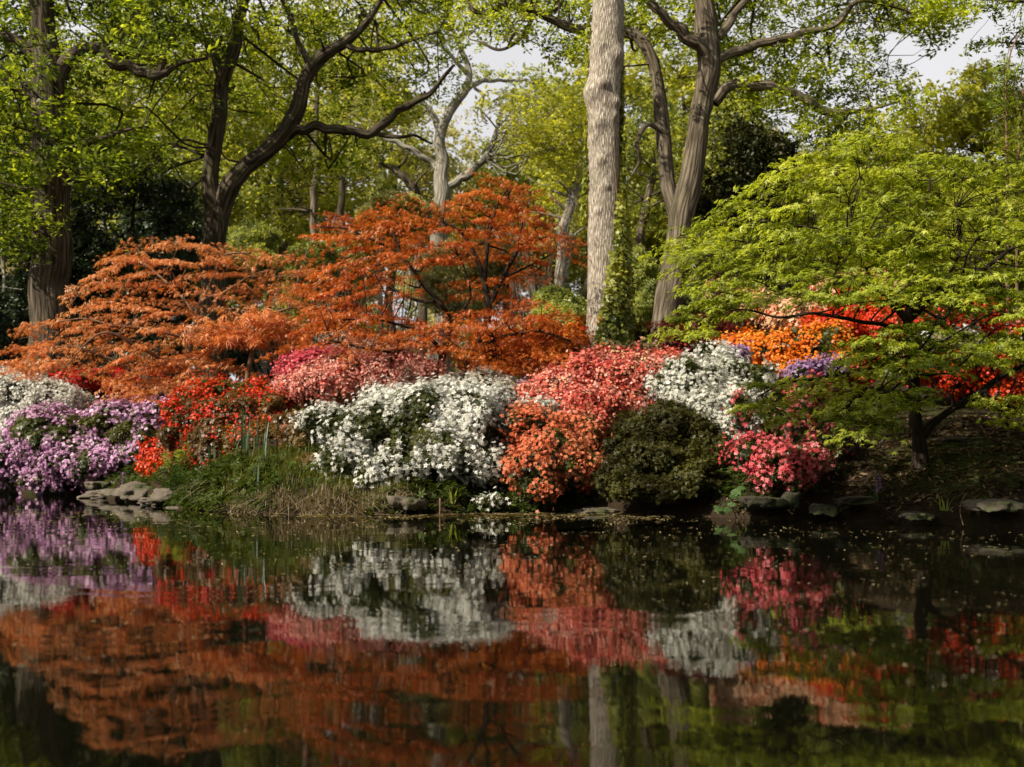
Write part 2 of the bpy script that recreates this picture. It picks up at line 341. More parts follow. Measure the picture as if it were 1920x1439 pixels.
# ------------------------------------------------------------------ crowns
def inpoly(poly, n, jit=0.):
    poly = np.array(poly, float); lo, hi = poly.min(0), poly.max(0); out = np.zeros((0, 2))
    x1, y1 = poly.T; x2, y2 = np.roll(poly, -1, 0).T
    while len(out) < n:
        p = uni(0, 1, (4 * n + 50, 2)) * (hi - lo) + lo
        c = (y1[None] > p[:, 1:]) != (y2[None] > p[:, 1:])
        xi = (x2 - x1)[None] * (p[:, 1:] - y1[None]) / ((y2 - y1)[None] + 1e-9) + x1[None]
        out = np.vstack([out, p[((c & (p[:, :1] < xi)).sum(1) % 2) == 1]])
    return out
def spaced(poly, n, asp=1.):
    """roughly even points in a polygon"""
    c = inpoly(poly, n * 6); keep = [0]
    for _ in range(n - 1):
        dd = ((c[:, None] - c[keep][None]) * np.array([1, asp])) ** 2
        keep.append(int(np.argmax(dd.sum(2).min(1) * uni(.5, 1, len(c)))))
    return c[keep]
def twigs(bag, A, AR, C, rmax=.03, bend=.12, up=0., sides=4, own=None):
    """thin curved branches from the nearest wood to each clump centre; bag may be a list with one owner index per wood sample"""
    bags = bag; who = []
    for c in C:
        dd = np.linalg.norm(A - c, axis=1) + .35 * np.maximum(0, A[:, 2] - c[2]); i = int(np.argmin(dd)); a = A[i]
        if own is not None: bag = bags[own[i]]; who.append(own[i])
        l = np.linalg.norm(c - a)
        if l < .05: continue
        r = min(AR[i] * .6, rmax, .006 + .012 * l)
        m1 = a + (c - a) * .35 + R.normal(0, bend * l, 3); m2 = a + (c - a) * .7 + R.normal(0, bend * l, 3) + np.array([0, 0, up * l])
        q = spline([a, m1, m2, c], 3); tube(bag, q, np.linspace(r, r * .3, len(q)), sides, 0, False)
    return who
def clumps(bag, C, rad, per, temps, size, flat=.6, tilt=.6):
    """leaf clumps: ellipsoids of leaf sprays round each centre"""
    n = len(C); rad = np.broadcast_to(rad, (n,)); per = int(per)
    u = R.normal(size=(n, per, 3)); u /= np.linalg.norm(u, axis=2)[..., None]
    rr = uni(.25, 1, (n, per, 1)) ** .55
    P = C[:, None] + u * rr * rad[:, None, None] * np.array([1, 1, flat]); P = P.reshape(-1, 3)
    scatter(bag, temps, P, frames_up(len(P), tilt), size * uni(.7, 1.25, len(P)))
def wood_samples(lst): return np.vstack([a for a, b in lst]), np.concatenate([b for a, b in lst])
def owners(lst, nst): return np.concatenate([np.full(len(a), max(0, i - nst + 1)) for i, (a, b) in enumerate(lst)])

def tree(name, label, cat, d, base, stems, limbs, regions, barkm, leafm, size, per, crad, sides=14, group=None, temps=OAK, twigm='twig', rough=.09, flat=.6, rmax=.035, tilt=.6, spread=None):
    bx = W(base[0], base[1], d); bx[2] = gz(bx[0], bx[1])
    o = thing(name, label, cat, bx, group)
    allw = []; tb = Bag()
    for s in stems:
        q, r = traced(s, d, 6, .25 if sides < 18 else .08)
        if s is stems[0]: q = np.vstack([[q[0, 0], q[0, 1], min(q[0, 2] - .1, bx[2] - .15)], q]); r = np.concatenate([[r[0] * 1.12], r])
        tube(tb, q, r, sides, rough); allw.append((q, r))
    bags = [tb]
    for s in limbs:
        lb = Bag(); q, r = traced(s, d, 6, .5); tube(lb, q, r, max(7, sides - 4), rough * .8); allw.append((q, r)); bags.append(lb)
    A, AR = wood_samples(allw); own = owners(allw, len(stems)); cb = Bag(); CC = []
    for poly, n, d0, d1 in regions:
        p = spaced(poly, n); C = W(p[:, 0], p[:, 1], uni(d0, d1, n)); CC.append(C)
    C = np.vstack(CC)
    twigs(bags, A, AR, C, rmax, own=own); clumps(cb, C, crad * uni(.7, 1.3, len(C)), per, temps, size, flat, tilt)
    for i, b in enumerate(bags): b.make("limb" if i else "trunk", M[barkm], o, True, True)
    cb.make("crown", M[leafm], o)
    return o

# --- far-left oak
tree("oak_tree", "massive dark oak with a broad ridged trunk at the far left of the bank", "tree", 19.0, (95, 720),
     [[(96, 760, 40), (96, 640, 38), (96, 540, 36), (97, 450, 35), (95, 330, 33), (92, 220, 30), (88, 140, 28), (80, 60, 24), (75, -20, 22), (70, -150, 18), (60, -300, 10)]],
     [[(90, 190, 20), (60, 170, 18), (35, 155, 16), (0, 128, 14), (-60, 100, 12), (-140, 40, 7)],
      [(85, 125, 16), (60, 100, 12), (30, 80, 10), (-20, 60, 8), (-80, 20, 5)],
      [(100, 170, 17), (112, 130, 15), (130, 102, 14), (155, 90, 12), (182, 93, 12), (215, 115, 11), (255, 131, 10), (298, 142, 9, -.3), (330, 120, 5, -.4), (390, 110, 3, -.4)],
      [(298, 142, 7, -.3), (304, 118, 6, -.4), (302, 90, 4, -.5)],
      [(108, 340, 13), (128, 295, 10), (155, 270, 8), (200, 255, 5), (250, 240, 3)],
      [(78, 40, 14), (110, -40, 10), (180, -110, 7), (280, -160, 4)]],
     [([(-160, -260), (420, -260), (400, 60), (340, 160), (200, 120), (140, 240), (330, 290), (210, 350), (110, 330), (-160, 380)], 150, 19.0, 23.0), ([(-160, -200), (420, -200), (330, 120), (140, 60), (130, 230), (250, 330), (-100, 330)], 26, 17.2, 18.6),
      ([(60, 235), (150, 235), (140, 330), (70, 330)], 4, 17.8, 18.3),
      ([(-40, 380), (60, 380), (50, 480), (-40, 470)], 8, 18, 20)],
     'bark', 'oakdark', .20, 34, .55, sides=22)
# --- forked oak
tree("oak_tree", "forked oak with two dark stems rising behind the left orange maple", "tree", 23.0, (398, 560),
     [[(398, 640, 27), (398, 560, 26), (400, 470, 23), (402, 420, 23), (399, 390, 20), (393, 340, 17), (400, 290, 16), (412, 220, 15), (415, 160, 15), (425, 125, 15), (440, 90, 13), (450, 40, 10), (470, -60, 8), (480, -160, 4)],
      [(404, 425, 18), (418, 375, 19), (445, 330, 18), (480, 298, 17), (520, 265, 17), (555, 210, 16), (570, 160, 14), (590, 120, 13), (620, 95, 12), (650, 78, 10), (690, 40, 6), (730, -30, 4)]],
     [[(418, 130, 9), (390, 80, 8), (360, 55, 7), (330, 40, 5), (280, 15, 3)],
      [(525, 258, 11), (560, 246, 10), (600, 243, 9), (645, 246, 9), (695, 250, 9), (730, 225, 8), (770, 197, 7), (808, 175, 5), (850, 120, 3)],
      [(700, 250, 5), (740, 258, 4), (775, 255, 3), (810, 270, 2)],
      [(585, 125, 7), (560, 80, 5), (540, 20, 4), (500, -60, 3)],
      [(640, 85, 6), (700, 95, 5), (760, 80, 4), (820, 60, 2)]],
     [([(200, -260), (900, -260), (860, 60), (850, 170), (760, 200), (690, 200), (600, 200), (540, 190), (480, 250), (420, 240), (300, 320), (200, 300)], 175, 23.2, 28), ([(200, -200), (860, -200), (850, 60), (600, 30), (450, 60), (300, 250), (220, 250)], 26, 21, 22.6),
      ([(470, 290), (560, 270), (700, 275), (640, 330), (520, 350)], 10, 23, 26)],
     'bark', 'oak', .20, 32, .62, sides=18)
# --- pale oak in the middle distance
tree("oak_tree", "pale grey oak with twisted bare limbs in the middle distance above the russet maple", "tree", 34.0, (828, 500),
     [[(828, 640, 18), (828, 460, 16), (827, 380, 15), (828, 330, 13), (826, 290, 11), (826, 250, 10), (840, 215, 9), (856, 190, 9), (872, 165, 8), (880, 135, 6), (865, 95, 5), (850, 60, 3)]],
     [[(830, 355, 9), (850, 340, 8), (875, 328, 8), (905, 300, 7), (922, 272, 6), (932, 240, 4), (940, 200, 3)],
      [(872, 168, 6), (895, 157, 5), (920, 152, 4), (950, 152, 3), (990, 150, 2)],
      [(826, 270, 7), (815, 225, 6), (800, 200, 4), (770, 180, 3)],
      [(826, 320, 7), (800, 298, 6), (770, 280, 5), (730, 262, 4), (690, 245, 2)],
      [(876, 140, 5), (850, 110, 4), (830, 85, 4), (850, 70, 3), (885, 62, 3), (905, 35, 2), (930, 10, 2)],
      [(890, 165, 3), (905, 180, 3), (902, 210, 2), (912, 228, 2)]],
     [([(660, -120), (1010, -120), (1000, 60), (920, 60), (880, 30), (820, 60), (760, 120), (700, 230), (660, 200)], 60, 31, 37),
      ([(930, 190), (1090, 170), (1100, 330), (1020, 300), (950, 250)], 30, 30, 34)],
     'barkgrey', 'oakyel', .26, 26, .8, sides=14, rmax=.03)
# --- right oak behind the pale trunk
tree("oak_tree", "tall oak with a lit grey trunk and arching limbs behind the green maple", "tree", 19.5, (1245, 660),
     [[(1240, 700, 27), (1247, 640, 25), (1253, 560, 24), (1268, 480, 25), (1280, 400, 24), (1295, 330, 22), (1310, 240, 20), (1320, 190, 22), (1330, 120, 24), (1325, 50, 22), (1318, 0, 18), (1315, -120, 14), (1310, -250, 8)],
      [(1275, 430, 14, .2), (1252, 350, 14, .3), (1244, 270, 14, .4), (1236, 180, 13, .4), (1222, 110, 12, .4), (1195, 70, 10, .5), (1150, 58, 9, .6), (1085, 56, 9, .7), (1040, 40, 8, .6), (1000, 20, 7, .5), (950, 12, 6, .3), (900, 25, 5, .2), (875, 5, 4, .2)]],
     [[(1338, 195, 13), (1358, 172, 11), (1395, 163, 10), (1440, 163, 10), (1485, 175, 9), (1520, 198, 9), (1552, 213, 8), (1590, 210, 5), (1630, 205, 4), (1690, 190, 2)],
      [(1335, 115, 11), (1380, 95, 9), (1440, 80, 8), (1500, 65, 7), (1560, 48, 6), (1585, 20, 5), (1620, 0, 4), (1700, 20, 2), (1740, 40, 2)],
      [(1345, 70, 9), (1372, 35, 8), (1395, 5, 7), (1440, -60, 5)],
      [(1325, 105, 12, -.1), (1300, 80, 12, -.2), (1275, 62, 11, -.3), (1245, 33, 9, -.4), (1212, 0, 8, -.5), (1180, -60, 6, -.6)],
      [(1250, 250, 6, .3), (1215, 235, 5, .2), (1195, 265, 4, .1), (1200, 300, 3, .1), (1185, 330, 2, 0)],
      [(1000, 22, 5, .5), (985, 60, 4, .5), (960, 85, 3, .5), (935, 95, 3, .5), (905, 80, 3, .6)]],
     [([(1180, -260), (1720, -260), (1800, 0), (1760, 40), (1640, 45), (1600, 60), (1660, 110), (1720, 190), (1640, 230), (1560, 190), (1420, 150), (1380, 120), (1180, 60)], 165, 19.0, 23.5),
      ([(880, -200), (1180, -200), (1180, 40), (1100, 110), (1000, 90), (890, 70)], 45, 18, 22),
      ([(1370, 150), (1600, 225), (1640, 300), (1480, 230), (1400, 200)], 14, 18.5, 21),
      ([(1690, 10), (1800, -20), (1800, 30), (1770, 80), (1750, 70)], 7, 19, 20)],
     'barkmid', 'oak', .17, 36, .5, sides=20)
# --- big pale trunk
t4 = thing("tall_tree", "tall straight tree with pale furrowed bark standing right of centre", "tree", [W(1125, 720, 15.4)[0], 15.4, gz(W(1125, 720, 15.4)[0], 15.4)])
tb = Bag(); q, r = traced([(1122, 790, 55), (1123, 740, 47), (1126, 690, 40), (1129, 640, 34), (1131, 580, 31), (1133, 500, 31), (1133, 430, 31), (1132, 370, 30.5), (1133, 300, 31), (1132, 230, 31), (1133, 165, 32), (1137, 100, 32), (1140, 40, 31), (1141, -40, 30), (1143, -200, 27), (1146, -400, 18)], 15.4, 14)
tube(tb, q, r, 72, .022)
V = tb.V[0]
for (bx_, by_, rr_, h_) in [(1104, 168, 22, 14), (1128, 86, 9, 7), (1160, 100, 14, 9), (1130, 158, 10, 9), (1122, 232, 13, 10), (1128, 300, 9, 7), (1160, 190, 10, 8), (1155, 215, 8, 6), (1122, 395, 8, 5), (1110, 450, 10, 5), (1108, 30, 10, 5), (1152, 480, 9, 5), (1135, 350, 7, 5), (1115, 255, 10, 5)]:
    c = W(bx_, by_, 15.4 - .22); dd = np.linalg.norm((V - c) / np.array([1, 1.6, 1]), axis=1); k = np.exp(-(dd / (rr_ * 15.4 / F)) ** 2) * h_ * 15.4 / F
    ax = np.array([W(1133, by_, 15.4)]); dirv = V - ax; dirv[:, 2] = 0; dirv /= np.linalg.norm(dirv, axis=1)[:, None] + 1e-6
    V += dirv * k[:, None]
cb = Bag(); tw = tb; C = W(uni(1000, 1320, 26), uni(-420, -120, 26), uni(13.8, 17.5, 26)); twigs(tw, q, r, C); clumps(cb, C, .6 * uni(.8, 1.2, 26), 30, OAK, .16)
tb.make("trunk", M['barkpale'], t4, True, True); cb.make("crown", M['oak'], t4)
# ivy on it
iv = thing("ivy", "glossy green ivy climbing the shaded side of the pale trunk", "ivy", [W(1165, 690, 15.3)[0], 15.2, gz(W(1165, 690, 15.3)[0], 15.2)])
ivt = kites([0, 1.2, -1.2, 2.4, -2.4], [1, .8, .8, .6, .6], .75, .08, 0, .06)
ib = Bag(); P = []; NN = []
for i in range(7000):
    py = 690 - 690 * uni(0, 1) ** 2.0
    cx = np.interp(py, [100, 300, 360, 450, 560, 640, 690], [1133, 1133, 1132, 1133, 1132, 1129, 1127]); rd = np.interp(py, [0, 300, 500, 640, 690], [31, 31, 31, 34, 40])
    lo = np.interp(py, [0, 330, 420, 520, 600, 690], [80, 58, 30, 4, -14, -24]); ang = math.radians(uni(lo, 150))
    if py < 420 and uni(0, 1) < .2: ang = -math.radians(uni(72, 130))
    nv = np.array([math.sin(ang), -math.cos(ang), 0]); ad = np.interp(py, [0, 330, 420, 560, 690], [.02, .08, .14, .20, .20]) * uni(.12, 1)
    c = W(cx, py, 15.4); P.append(c + nv * (rd * 15.4 / F + ad)); NN.append(nv + R.normal(0, .45, 3) + np.array([-.1, -.1, .35]))
P = np.array(P); scatter(ib, [ivt], P, frames_n(np.array(NN)), uni(.034, .062, len(P)))
M['ivy'] = leafmat("ivy leaves", [(0.039, 0.065, 0.01), (0.156, 0.195, 0.017), (0.351, 0.364, 0.036), (0.546, 0.533, 0.084)], .3, .07)
ib.make("foliage", M['ivy'], iv)
sb = Bag()
for k in range(7):
    ys = np.linspace(700, uni(100, 420), 9); an = uni(50, 120)
    pts = []
    for y_ in ys:
        an += R.normal(0, 6); a_ = math.radians(an); c = W(np.interp(y_, [300, 640, 700], [1133, 1130, 1127]), y_, 15.4); rr = np.interp(y_, [0, 500, 640, 700], [31, 31, 34, 41]) * 15.4 / F + .008
        pts.append(c + np.array([math.sin(a_) * rr, -math.cos(a_) * rr, 0]))
    qq = spline(pts, 4); tube(sb, qq, np.linspace(.014, .005, len(qq)), 6)
sb.make("stem", M['twigtan'], iv, True, True)

# ------------------------------------------------------------------ maples with layered pads
def maple(name, label, d, base, stems, limbs, pads, barkm, leafm, temps, lsize, per, prad, pflat, droop, centre, twm='twig'):
    bx = W(base[0], base[1], d); bx[2] = gz(bx[0], bx[1])
    o = thing(name, label, "tree", bx); allw = []; tb = Bag()
    for s in stems:
        q, r = traced(s, d, 6, .4)
        if s is stems[0]: q = np.vstack([[bx[0], bx[1], min(bx[2], q[0, 2]) - .15], q]); r = np.concatenate([[r[0] * 1.2], r])
        tube(tb, q, r, 12, .08); allw.append((q, r))
    bags = [tb]
    for s in limbs:
        lb = Bag(); q, r = traced(s, d, 6, .6); tube(lb, q, r, 8, .06); allw.append((q, r)); bags.append(lb)
    A, AR = wood_samples(allw); own = owners(allw, len(stems)); cb = Bag()
    for poly, n, d0, d1 in pads:
        p = spaced(poly, n, 1.7); C = W(p[:, 0], p[:, 1], uni(d0, d1, n))
        who = twigs(bags, A, AR, C, .016, .1, .06, own=own)
        rad = prad * uni(.45, 1.5, n); sx_, sy_ = R.normal(0, .17, (2, n, 1))
        side = np.sign(C[:, 0] - W(centre, 500, d)[0]) * np.minimum(1, np.abs(C[:, 0] - W(centre, 500, d)[0]) / 1.2)
        fr = np.clip((d - C[:, 1]) / 1.2, -1, 1)
        a = uni(0, 6.283, (n, per)); rr = np.sqrt(uni(0, 1, (n, per))) * rad[:, None] * (1 + .35 * np.sin(a * 3 + uni(0, 6, (n, 1))))
        X = np.cos(a) * rr; Y = np.sin(a) * rr * .8
        Z = R.normal(0, 1, (n, per)) * pflat * rad[:, None] - droop * (X * side[:, None] - Y * fr[:, None]) - .35 * droop * rr ** 2 / rad[:, None] + sx_ * X + sy_ * Y + .05 * rad[:, None] * np.sin(a * 5 + uni(0, 6, (n, 1)))
        P = (C[:, None] + np.stack([X, Y, Z], 2)).reshape(-1, 3)
        out = np.stack([(droop * side)[:, None] + .5 * X / rad[:, None], -(droop * fr)[:, None] + .5 * Y / rad[:, None], np.ones((n, per))], 2).reshape(-1, 3) + R.normal(0, .42, (n * per, 3))
        ang = None
        scatter(cb, temps, P, frames_n(out, ang), lsize * uni(.65, 1.2, len(P)))
        for i in range(n):                                    # twiglets inside the pad
            for k in range(4):
                j = R.integers(0, per); e = C[i] + np.array([X[i, j], Y[i, j], Z[i, j] - .01]); qq = np.array([C[i], (C[i] + e) / 2 + R.normal(0, .02, 3), e]); tube(bags[who[i]], qq, [.005, .004, .002], 3, 0, False)
    for i, b in enumerate(bags): b.make("limb" if i else "trunk", M[barkm], o, True, True)
    cb.make("crown", M[leafm], o)
    return o
maple("japanese_maple", "feathery bright orange maple in wide low tiers on the left", 16.0, (335, 770),
      [[(335, 790, 8), (332, 760, 7), (335, 730, 6), (345, 690, 6), (358, 640, 5.5), (368, 605, 5), (370, 575, 4), (390, 558, 3.2), (415, 552, 2.5), (465, 520, 2)]],
      [[(332, 755, 5), (317, 743, 5), (285, 718, 4.5), (250, 697, 4), (200, 672, 3, -.2), (130, 650, 2, -.4), (80, 660, 1.5, -.5)],
       [(368, 605, 4), (350, 570, 3), (312, 530, 2.4, .2), (272, 495, 2, .3), (250, 480, 1.5, .4)],
       [(360, 640, 4), (300, 622, 3, -.2), (225, 612, 2.2, -.4), (150, 598, 1.6, -.4), (80, 612, 1.2, -.4)],
       [(350, 680, 4), (410, 640, 3, -.4), (470, 600, 2.5, -.6), (540, 580, 2, -.7)],
       [(370, 580, 3), (400, 520, 2.4, .3), (420, 480, 2, .3), (470, 475, 1.5, .3)],
       [(340, 700, 4), (260, 650, 3, -.7), (190, 625, 2, -1.), (120, 690, 1.5, -1.1)]],
      [([(55, 612), (150, 592), (150, 520), (215, 482), (262, 457), (330, 450), (385, 457), (450, 475), (545, 488), (610, 510), (640, 545), (560, 600), (470, 610), (400, 640), (330, 690), (300, 735), (230, 740), (190, 700), (100, 690), (30, 690)], 64, 15.0, 17.2),
       ([(30, 690), (100, 640), (110, 690), (60, 700)], 6, 15, 15.6),
       ([(190, 720), (380, 660), (440, 690), (330, 760), (240, 760)], 16, 15, 16)],
      'twigtan', 'omaple', LACE, .060, 130, .43, .045, .2, 370, 'twigtan')
maple("japanese_maple", "small maple with a slim tan trunk holding one orange tier, left of the crimson azalea", 15.2, (462, 735),
      [[(460, 745, 5.5), (463, 712, 5), (467, 685, 4.5), (474, 650, 4), (475, 615, 3), (470, 595, 2)]], [[(474, 640, 2.5), (500, 615, 2), (535, 608, 1.5)], [(474, 640, 2.5), (440, 618, 2), (400, 612, 1.5)]],
      [([(370, 640), (400, 605), (470, 590), (540, 600), (560, 630), (500, 640), (420, 645)], 13, 14.8, 15.6)],
      'twigtan', 'omaple', LACE, .10, 110, .30, .10, .35, 470, 'twigtan')
maple("japanese_maple", "tall russet red maple with dark branching stems in the centre", 13.2, (826, 730),
      [[(824, 735, 11), (825, 708, 9), (834, 662, 6), (845, 612, 5), (822, 568, 4.5), (790, 530, 4), (757, 480, 3), (735, 430, 2)],
       [(832, 712, 8), (868, 698, 7), (893, 655, 6.5), (905, 620, 6), (918, 580, 6), (902, 512, 5), (888, 473, 4), (868, 440, 3), (838, 420, 2), (790, 405, 1.5)]],
      [[(826, 706, 6), (800, 686, 5), (760, 665, 4, -.2), (700, 655, 3, -.4), (620, 640, 2, -.5)],
       [(918, 578, 5), (945, 520, 4.2), (973, 470, 3.6), (1002, 452, 2.6), (1040, 442, 1.8)],
       [(908, 545, 4), (912, 470, 3.6), (922, 420, 3), (937, 380, 2.2), (955, 352, 1.5)],
       [(845, 610, 4), (880, 560, 2.5), (870, 500, 2), (850, 460, 1.5)],
       [(822, 568, 3.6), (770, 560, 2.8, .3), (700, 520, 2.2, .4), (640, 490, 1.6, .4)],
       [(757, 480, 2.4), (700, 450, 2), (650, 430, 1.5), (600, 425, 1.2)],
       [(895, 650, 4), (950, 630, 3, -.3), (1010, 622, 2, -.4), (1070, 640, 1.5, -.4)],
       [(834, 660, 4), (780, 620, 3, -.5), (700, 600, 2, -.8), (640, 600, 1.4, -.9)],
       [(945, 522, 3), (990, 500, 2), (1030, 480, 1.5)]],
      [([(580, 425), (640, 402), (720, 392), (800, 402), (862, 388), (892, 352), (950, 346), (1005, 352), (1000, 392), (1055, 420), (1068, 462), (1000, 470), (930, 460), (870, 480), (820, 500), (740, 500), (660, 510), (600, 470)], 56, 12.2, 14.3),
       ([(600, 500), (700, 510), (780, 540), (740, 580), (610, 590), (560, 560)], 16, 12.6, 14),
       ([(860, 480), (1000, 470), (1010, 500), (950, 560), (880, 560)], 9, 13, 14.4),
       ([(560, 612), (620, 585), (720, 590), (830, 600), (950, 570), (1020, 565), (1060, 600), (1090, 640), (1075, 668), (1000, 685), (900, 690), (800, 660), (700, 655), (600, 650), (530, 662)], 54, 11.9, 14.0),
       ([(860, 680), (1000, 670), (1000, 700), (900, 705)], 8, 12.4, 13.4)],
      'twig', 'rmaple', LACE, .050, 122, .31, .06, .2, 850)
maple("japanese_maple", "spreading fresh green maple leaning over the right bank", 9.2, (1722, 850),
      [[(1722, 860, 15), (1720, 828, 13), (1713, 790, 12), (1714, 750, 11), (1712, 700, 10), (1706, 650, 10), (1702, 605, 10), (1708, 570, 8), (1712, 535, 6), (1720, 470, 4, .2), (1735, 400, 3, .3), (1745, 340, 2, .3)]],
      [[(1728, 818, 9), (1750, 798, 8), (1774, 783, 7), (1810, 757, 6.5), (1848, 732, 6), (1880, 708, 5), (1913, 688, 4), (1970, 640, 3)],
       [(1702, 606, 8), (1673, 573, 7), (1655, 553, 6), (1610, 535, 4.5), (1557, 518, 3.6), (1507, 490, 2.6, .1), (1450, 470, 2, .1), (1380, 450, 1.4, .1)],
       [(1706, 600, 7), (1747, 560, 6), (1800, 536, 5), (1853, 497, 4), (1907, 458, 3), (1960, 420, 2)],
       [(1690, 620, 5), (1640, 606, 4, -.3), (1590, 600, 3.5, -.4), (1527, 587, 3, -.5), (1460, 595, 2.4, -.5), (1390, 580, 1.6, -.5), (1320, 600, 1.2, -.5)],
       [(1655, 553, 4.5), (1620, 505, 4, .3), (1587, 473, 3.6, .4), (1540, 433, 3, .5), (1487, 423, 2.2, .5), (1430, 397, 1.5, .5)],
       [(1640, 546, 3.5), (1560, 560, 3, -.4), (1460, 548, 2.2, -.6), (1427, 530, 1.6, -.6), (1340, 510, 1.2, -.6)],
       [(1587, 473, 3), (1597, 420, 2.4, .4), (1597, 390, 2, .5), (1620, 320, 1.4, .6)],
       [(1747, 560, 4), (1790, 500, 3.4), (1800, 450, 2.8, .2), (1790, 390, 2, .4)],
       [(1800, 536, 3), (1820, 470, 2.4, -.3), (1870, 410, 1.6, -.3)],
       [(1712, 745, 6), (1660, 740, 4, -.5), (1600, 755, 3, -.8), (1560, 790, 2, -.9)],
       [(1712, 700, 5), (1640, 690, 4, -.5), (1560, 705, 3, -.8), (1470, 720, 2, -.9), (1420, 745, 1.4, -.9)],
       [(1848, 732, 3.5), (1870, 770, 2.4, -.2), (1890, 800, 1.6, -.3)]],
      [([(1460, 440), (1600, 420), (1780, 440), (1800, 560), (1640, 560), (1500, 540)], 30, 8.3, 9.4),
       ([(1245, 450), (1330, 415), (1400, 362), (1450, 322), (1560, 272), (1650, 250), (1720, 288), (1850, 308), (1990, 322), (1990, 500), (1850, 520), (1700, 520), (1560, 480), (1400, 490), (1300, 520)], 145, 8.4, 11.4),
       ([(1280, 560), (1330, 500), (1560, 490), (1700, 520), (1850, 520), (1990, 500), (1990, 600), (1850, 590), (1640, 560), (1450, 570), (1360, 600), (1290, 640), (1265, 620)], 56, 8.0, 9.8),
       ([(1590, 660), (1660, 620), (1760, 610), (1860, 630), (1990, 610), (1990, 690), (1850, 675), (1760, 690), (1690, 715), (1600, 690)], 40, 7.9, 9.4),
       ([(1555, 770), (1600, 735), (1690, 735), (1745, 725), (1690, 780), (1640, 812), (1590, 815)], 18, 7.9, 8.9),
       ([(1380, 740), (1420, 715), (1500, 705), (1560, 720), (1510, 760), (1440, 800)], 7, 8.1, 8.6),
       ([(1860, 760), (1910, 740), (1935, 785), (1890, 805)], 5, 8.5, 9.2)],
      'twig', 'gmaple', PALM, .045, 84, .22, .06, .2, 1680)
maple("japanese_maple", "dark red maple peeping between the right oak and the green maple", 15.5, (1305, 700),
      [[(1305, 720, 6), (1300, 670, 5), (1290, 630, 3), (1270, 610, 2)]], [[(1300, 665, 3), (1320, 630, 2), (1350, 615, 1.5)]],
      [([(1215, 660), (1260, 610), (1340, 590), (1380, 620), (1330, 660), (1240, 670)], 16, 15, 16)],
      'twig', 'dred', LACE, .10, 110, .3, .14, .3, 1290)

# ------------------------------------------------------------------ shrubs and azaleas
def lobes_of(lst):
    out = []
    for (px, py, rx, ry, d, rd) in lst:
        c = W(px, py, d); r = np.array([rx * d / F, rd, ry * d / F]); out.append((c, r * .84))
        n = 7 if r[0] > .25 else 3
        for k in range(n):
            u = R.normal(size=3); u /= np.linalg.norm(u); u[1] = -abs(u[1]) if uni(0, 1) < .75 else u[1]; u[2] = abs(u[2]) if uni(0, 1) < .45 else u[2]
            out.append((c + u * r * uni(.62, .8), r * uni(.26, .42, 3) * np.array([1, 1, .9])))
    return out
def shell(lobes, dens, keepback=.3, rmin=1., low=.04, bump=.16):
    """points and outward normals on the outside of a union of lobes"""
    PP = []; NN = []
    for i, (c, r) in enumerate(lobes):
        area = 4 * math.pi * ((r[0] * r[1]) ** 1.6 / 3 + (r[0] * r[2]) ** 1.6 / 3 + (r[1] * r[2]) ** 1.6 / 3) ** (1 / 1.6)
        n = max(6, int(area * dens)); u = R.normal(size=(n, 3)); u /= np.linalg.norm(u, axis=1)[:, None]
        k = 1 + bump * noise(c + u * r, 3.2) + .5 * bump * noise(c + u * r, 8)
        k = k * (uni(rmin, 1, n) if rmin < 1 else uni(.95, 1.05, n))
        p = c + u * r * k[:, None] + R.normal(0, .018, (n, 3)); ok = (p[:, 2] > gz(p[:, 0], p[:, 1]) + low) & (p[:, 2] > .03)
        ok &= (u[:, 1] < .25) | (uni(0, 1, n) < keepback)
        if rmin == 1:
            for j, (c2, r2) in enumerate(lobes):
                if j != i: ok &= (((p - c2) / r2) ** 2).sum(1) > .72
        PP.append(p[ok]); N_ = u / r; NN.append((N_ / np.linalg.norm(N_, axis=1)[:, None])[ok])
    return np.vstack(PP), np.vstack(NN)
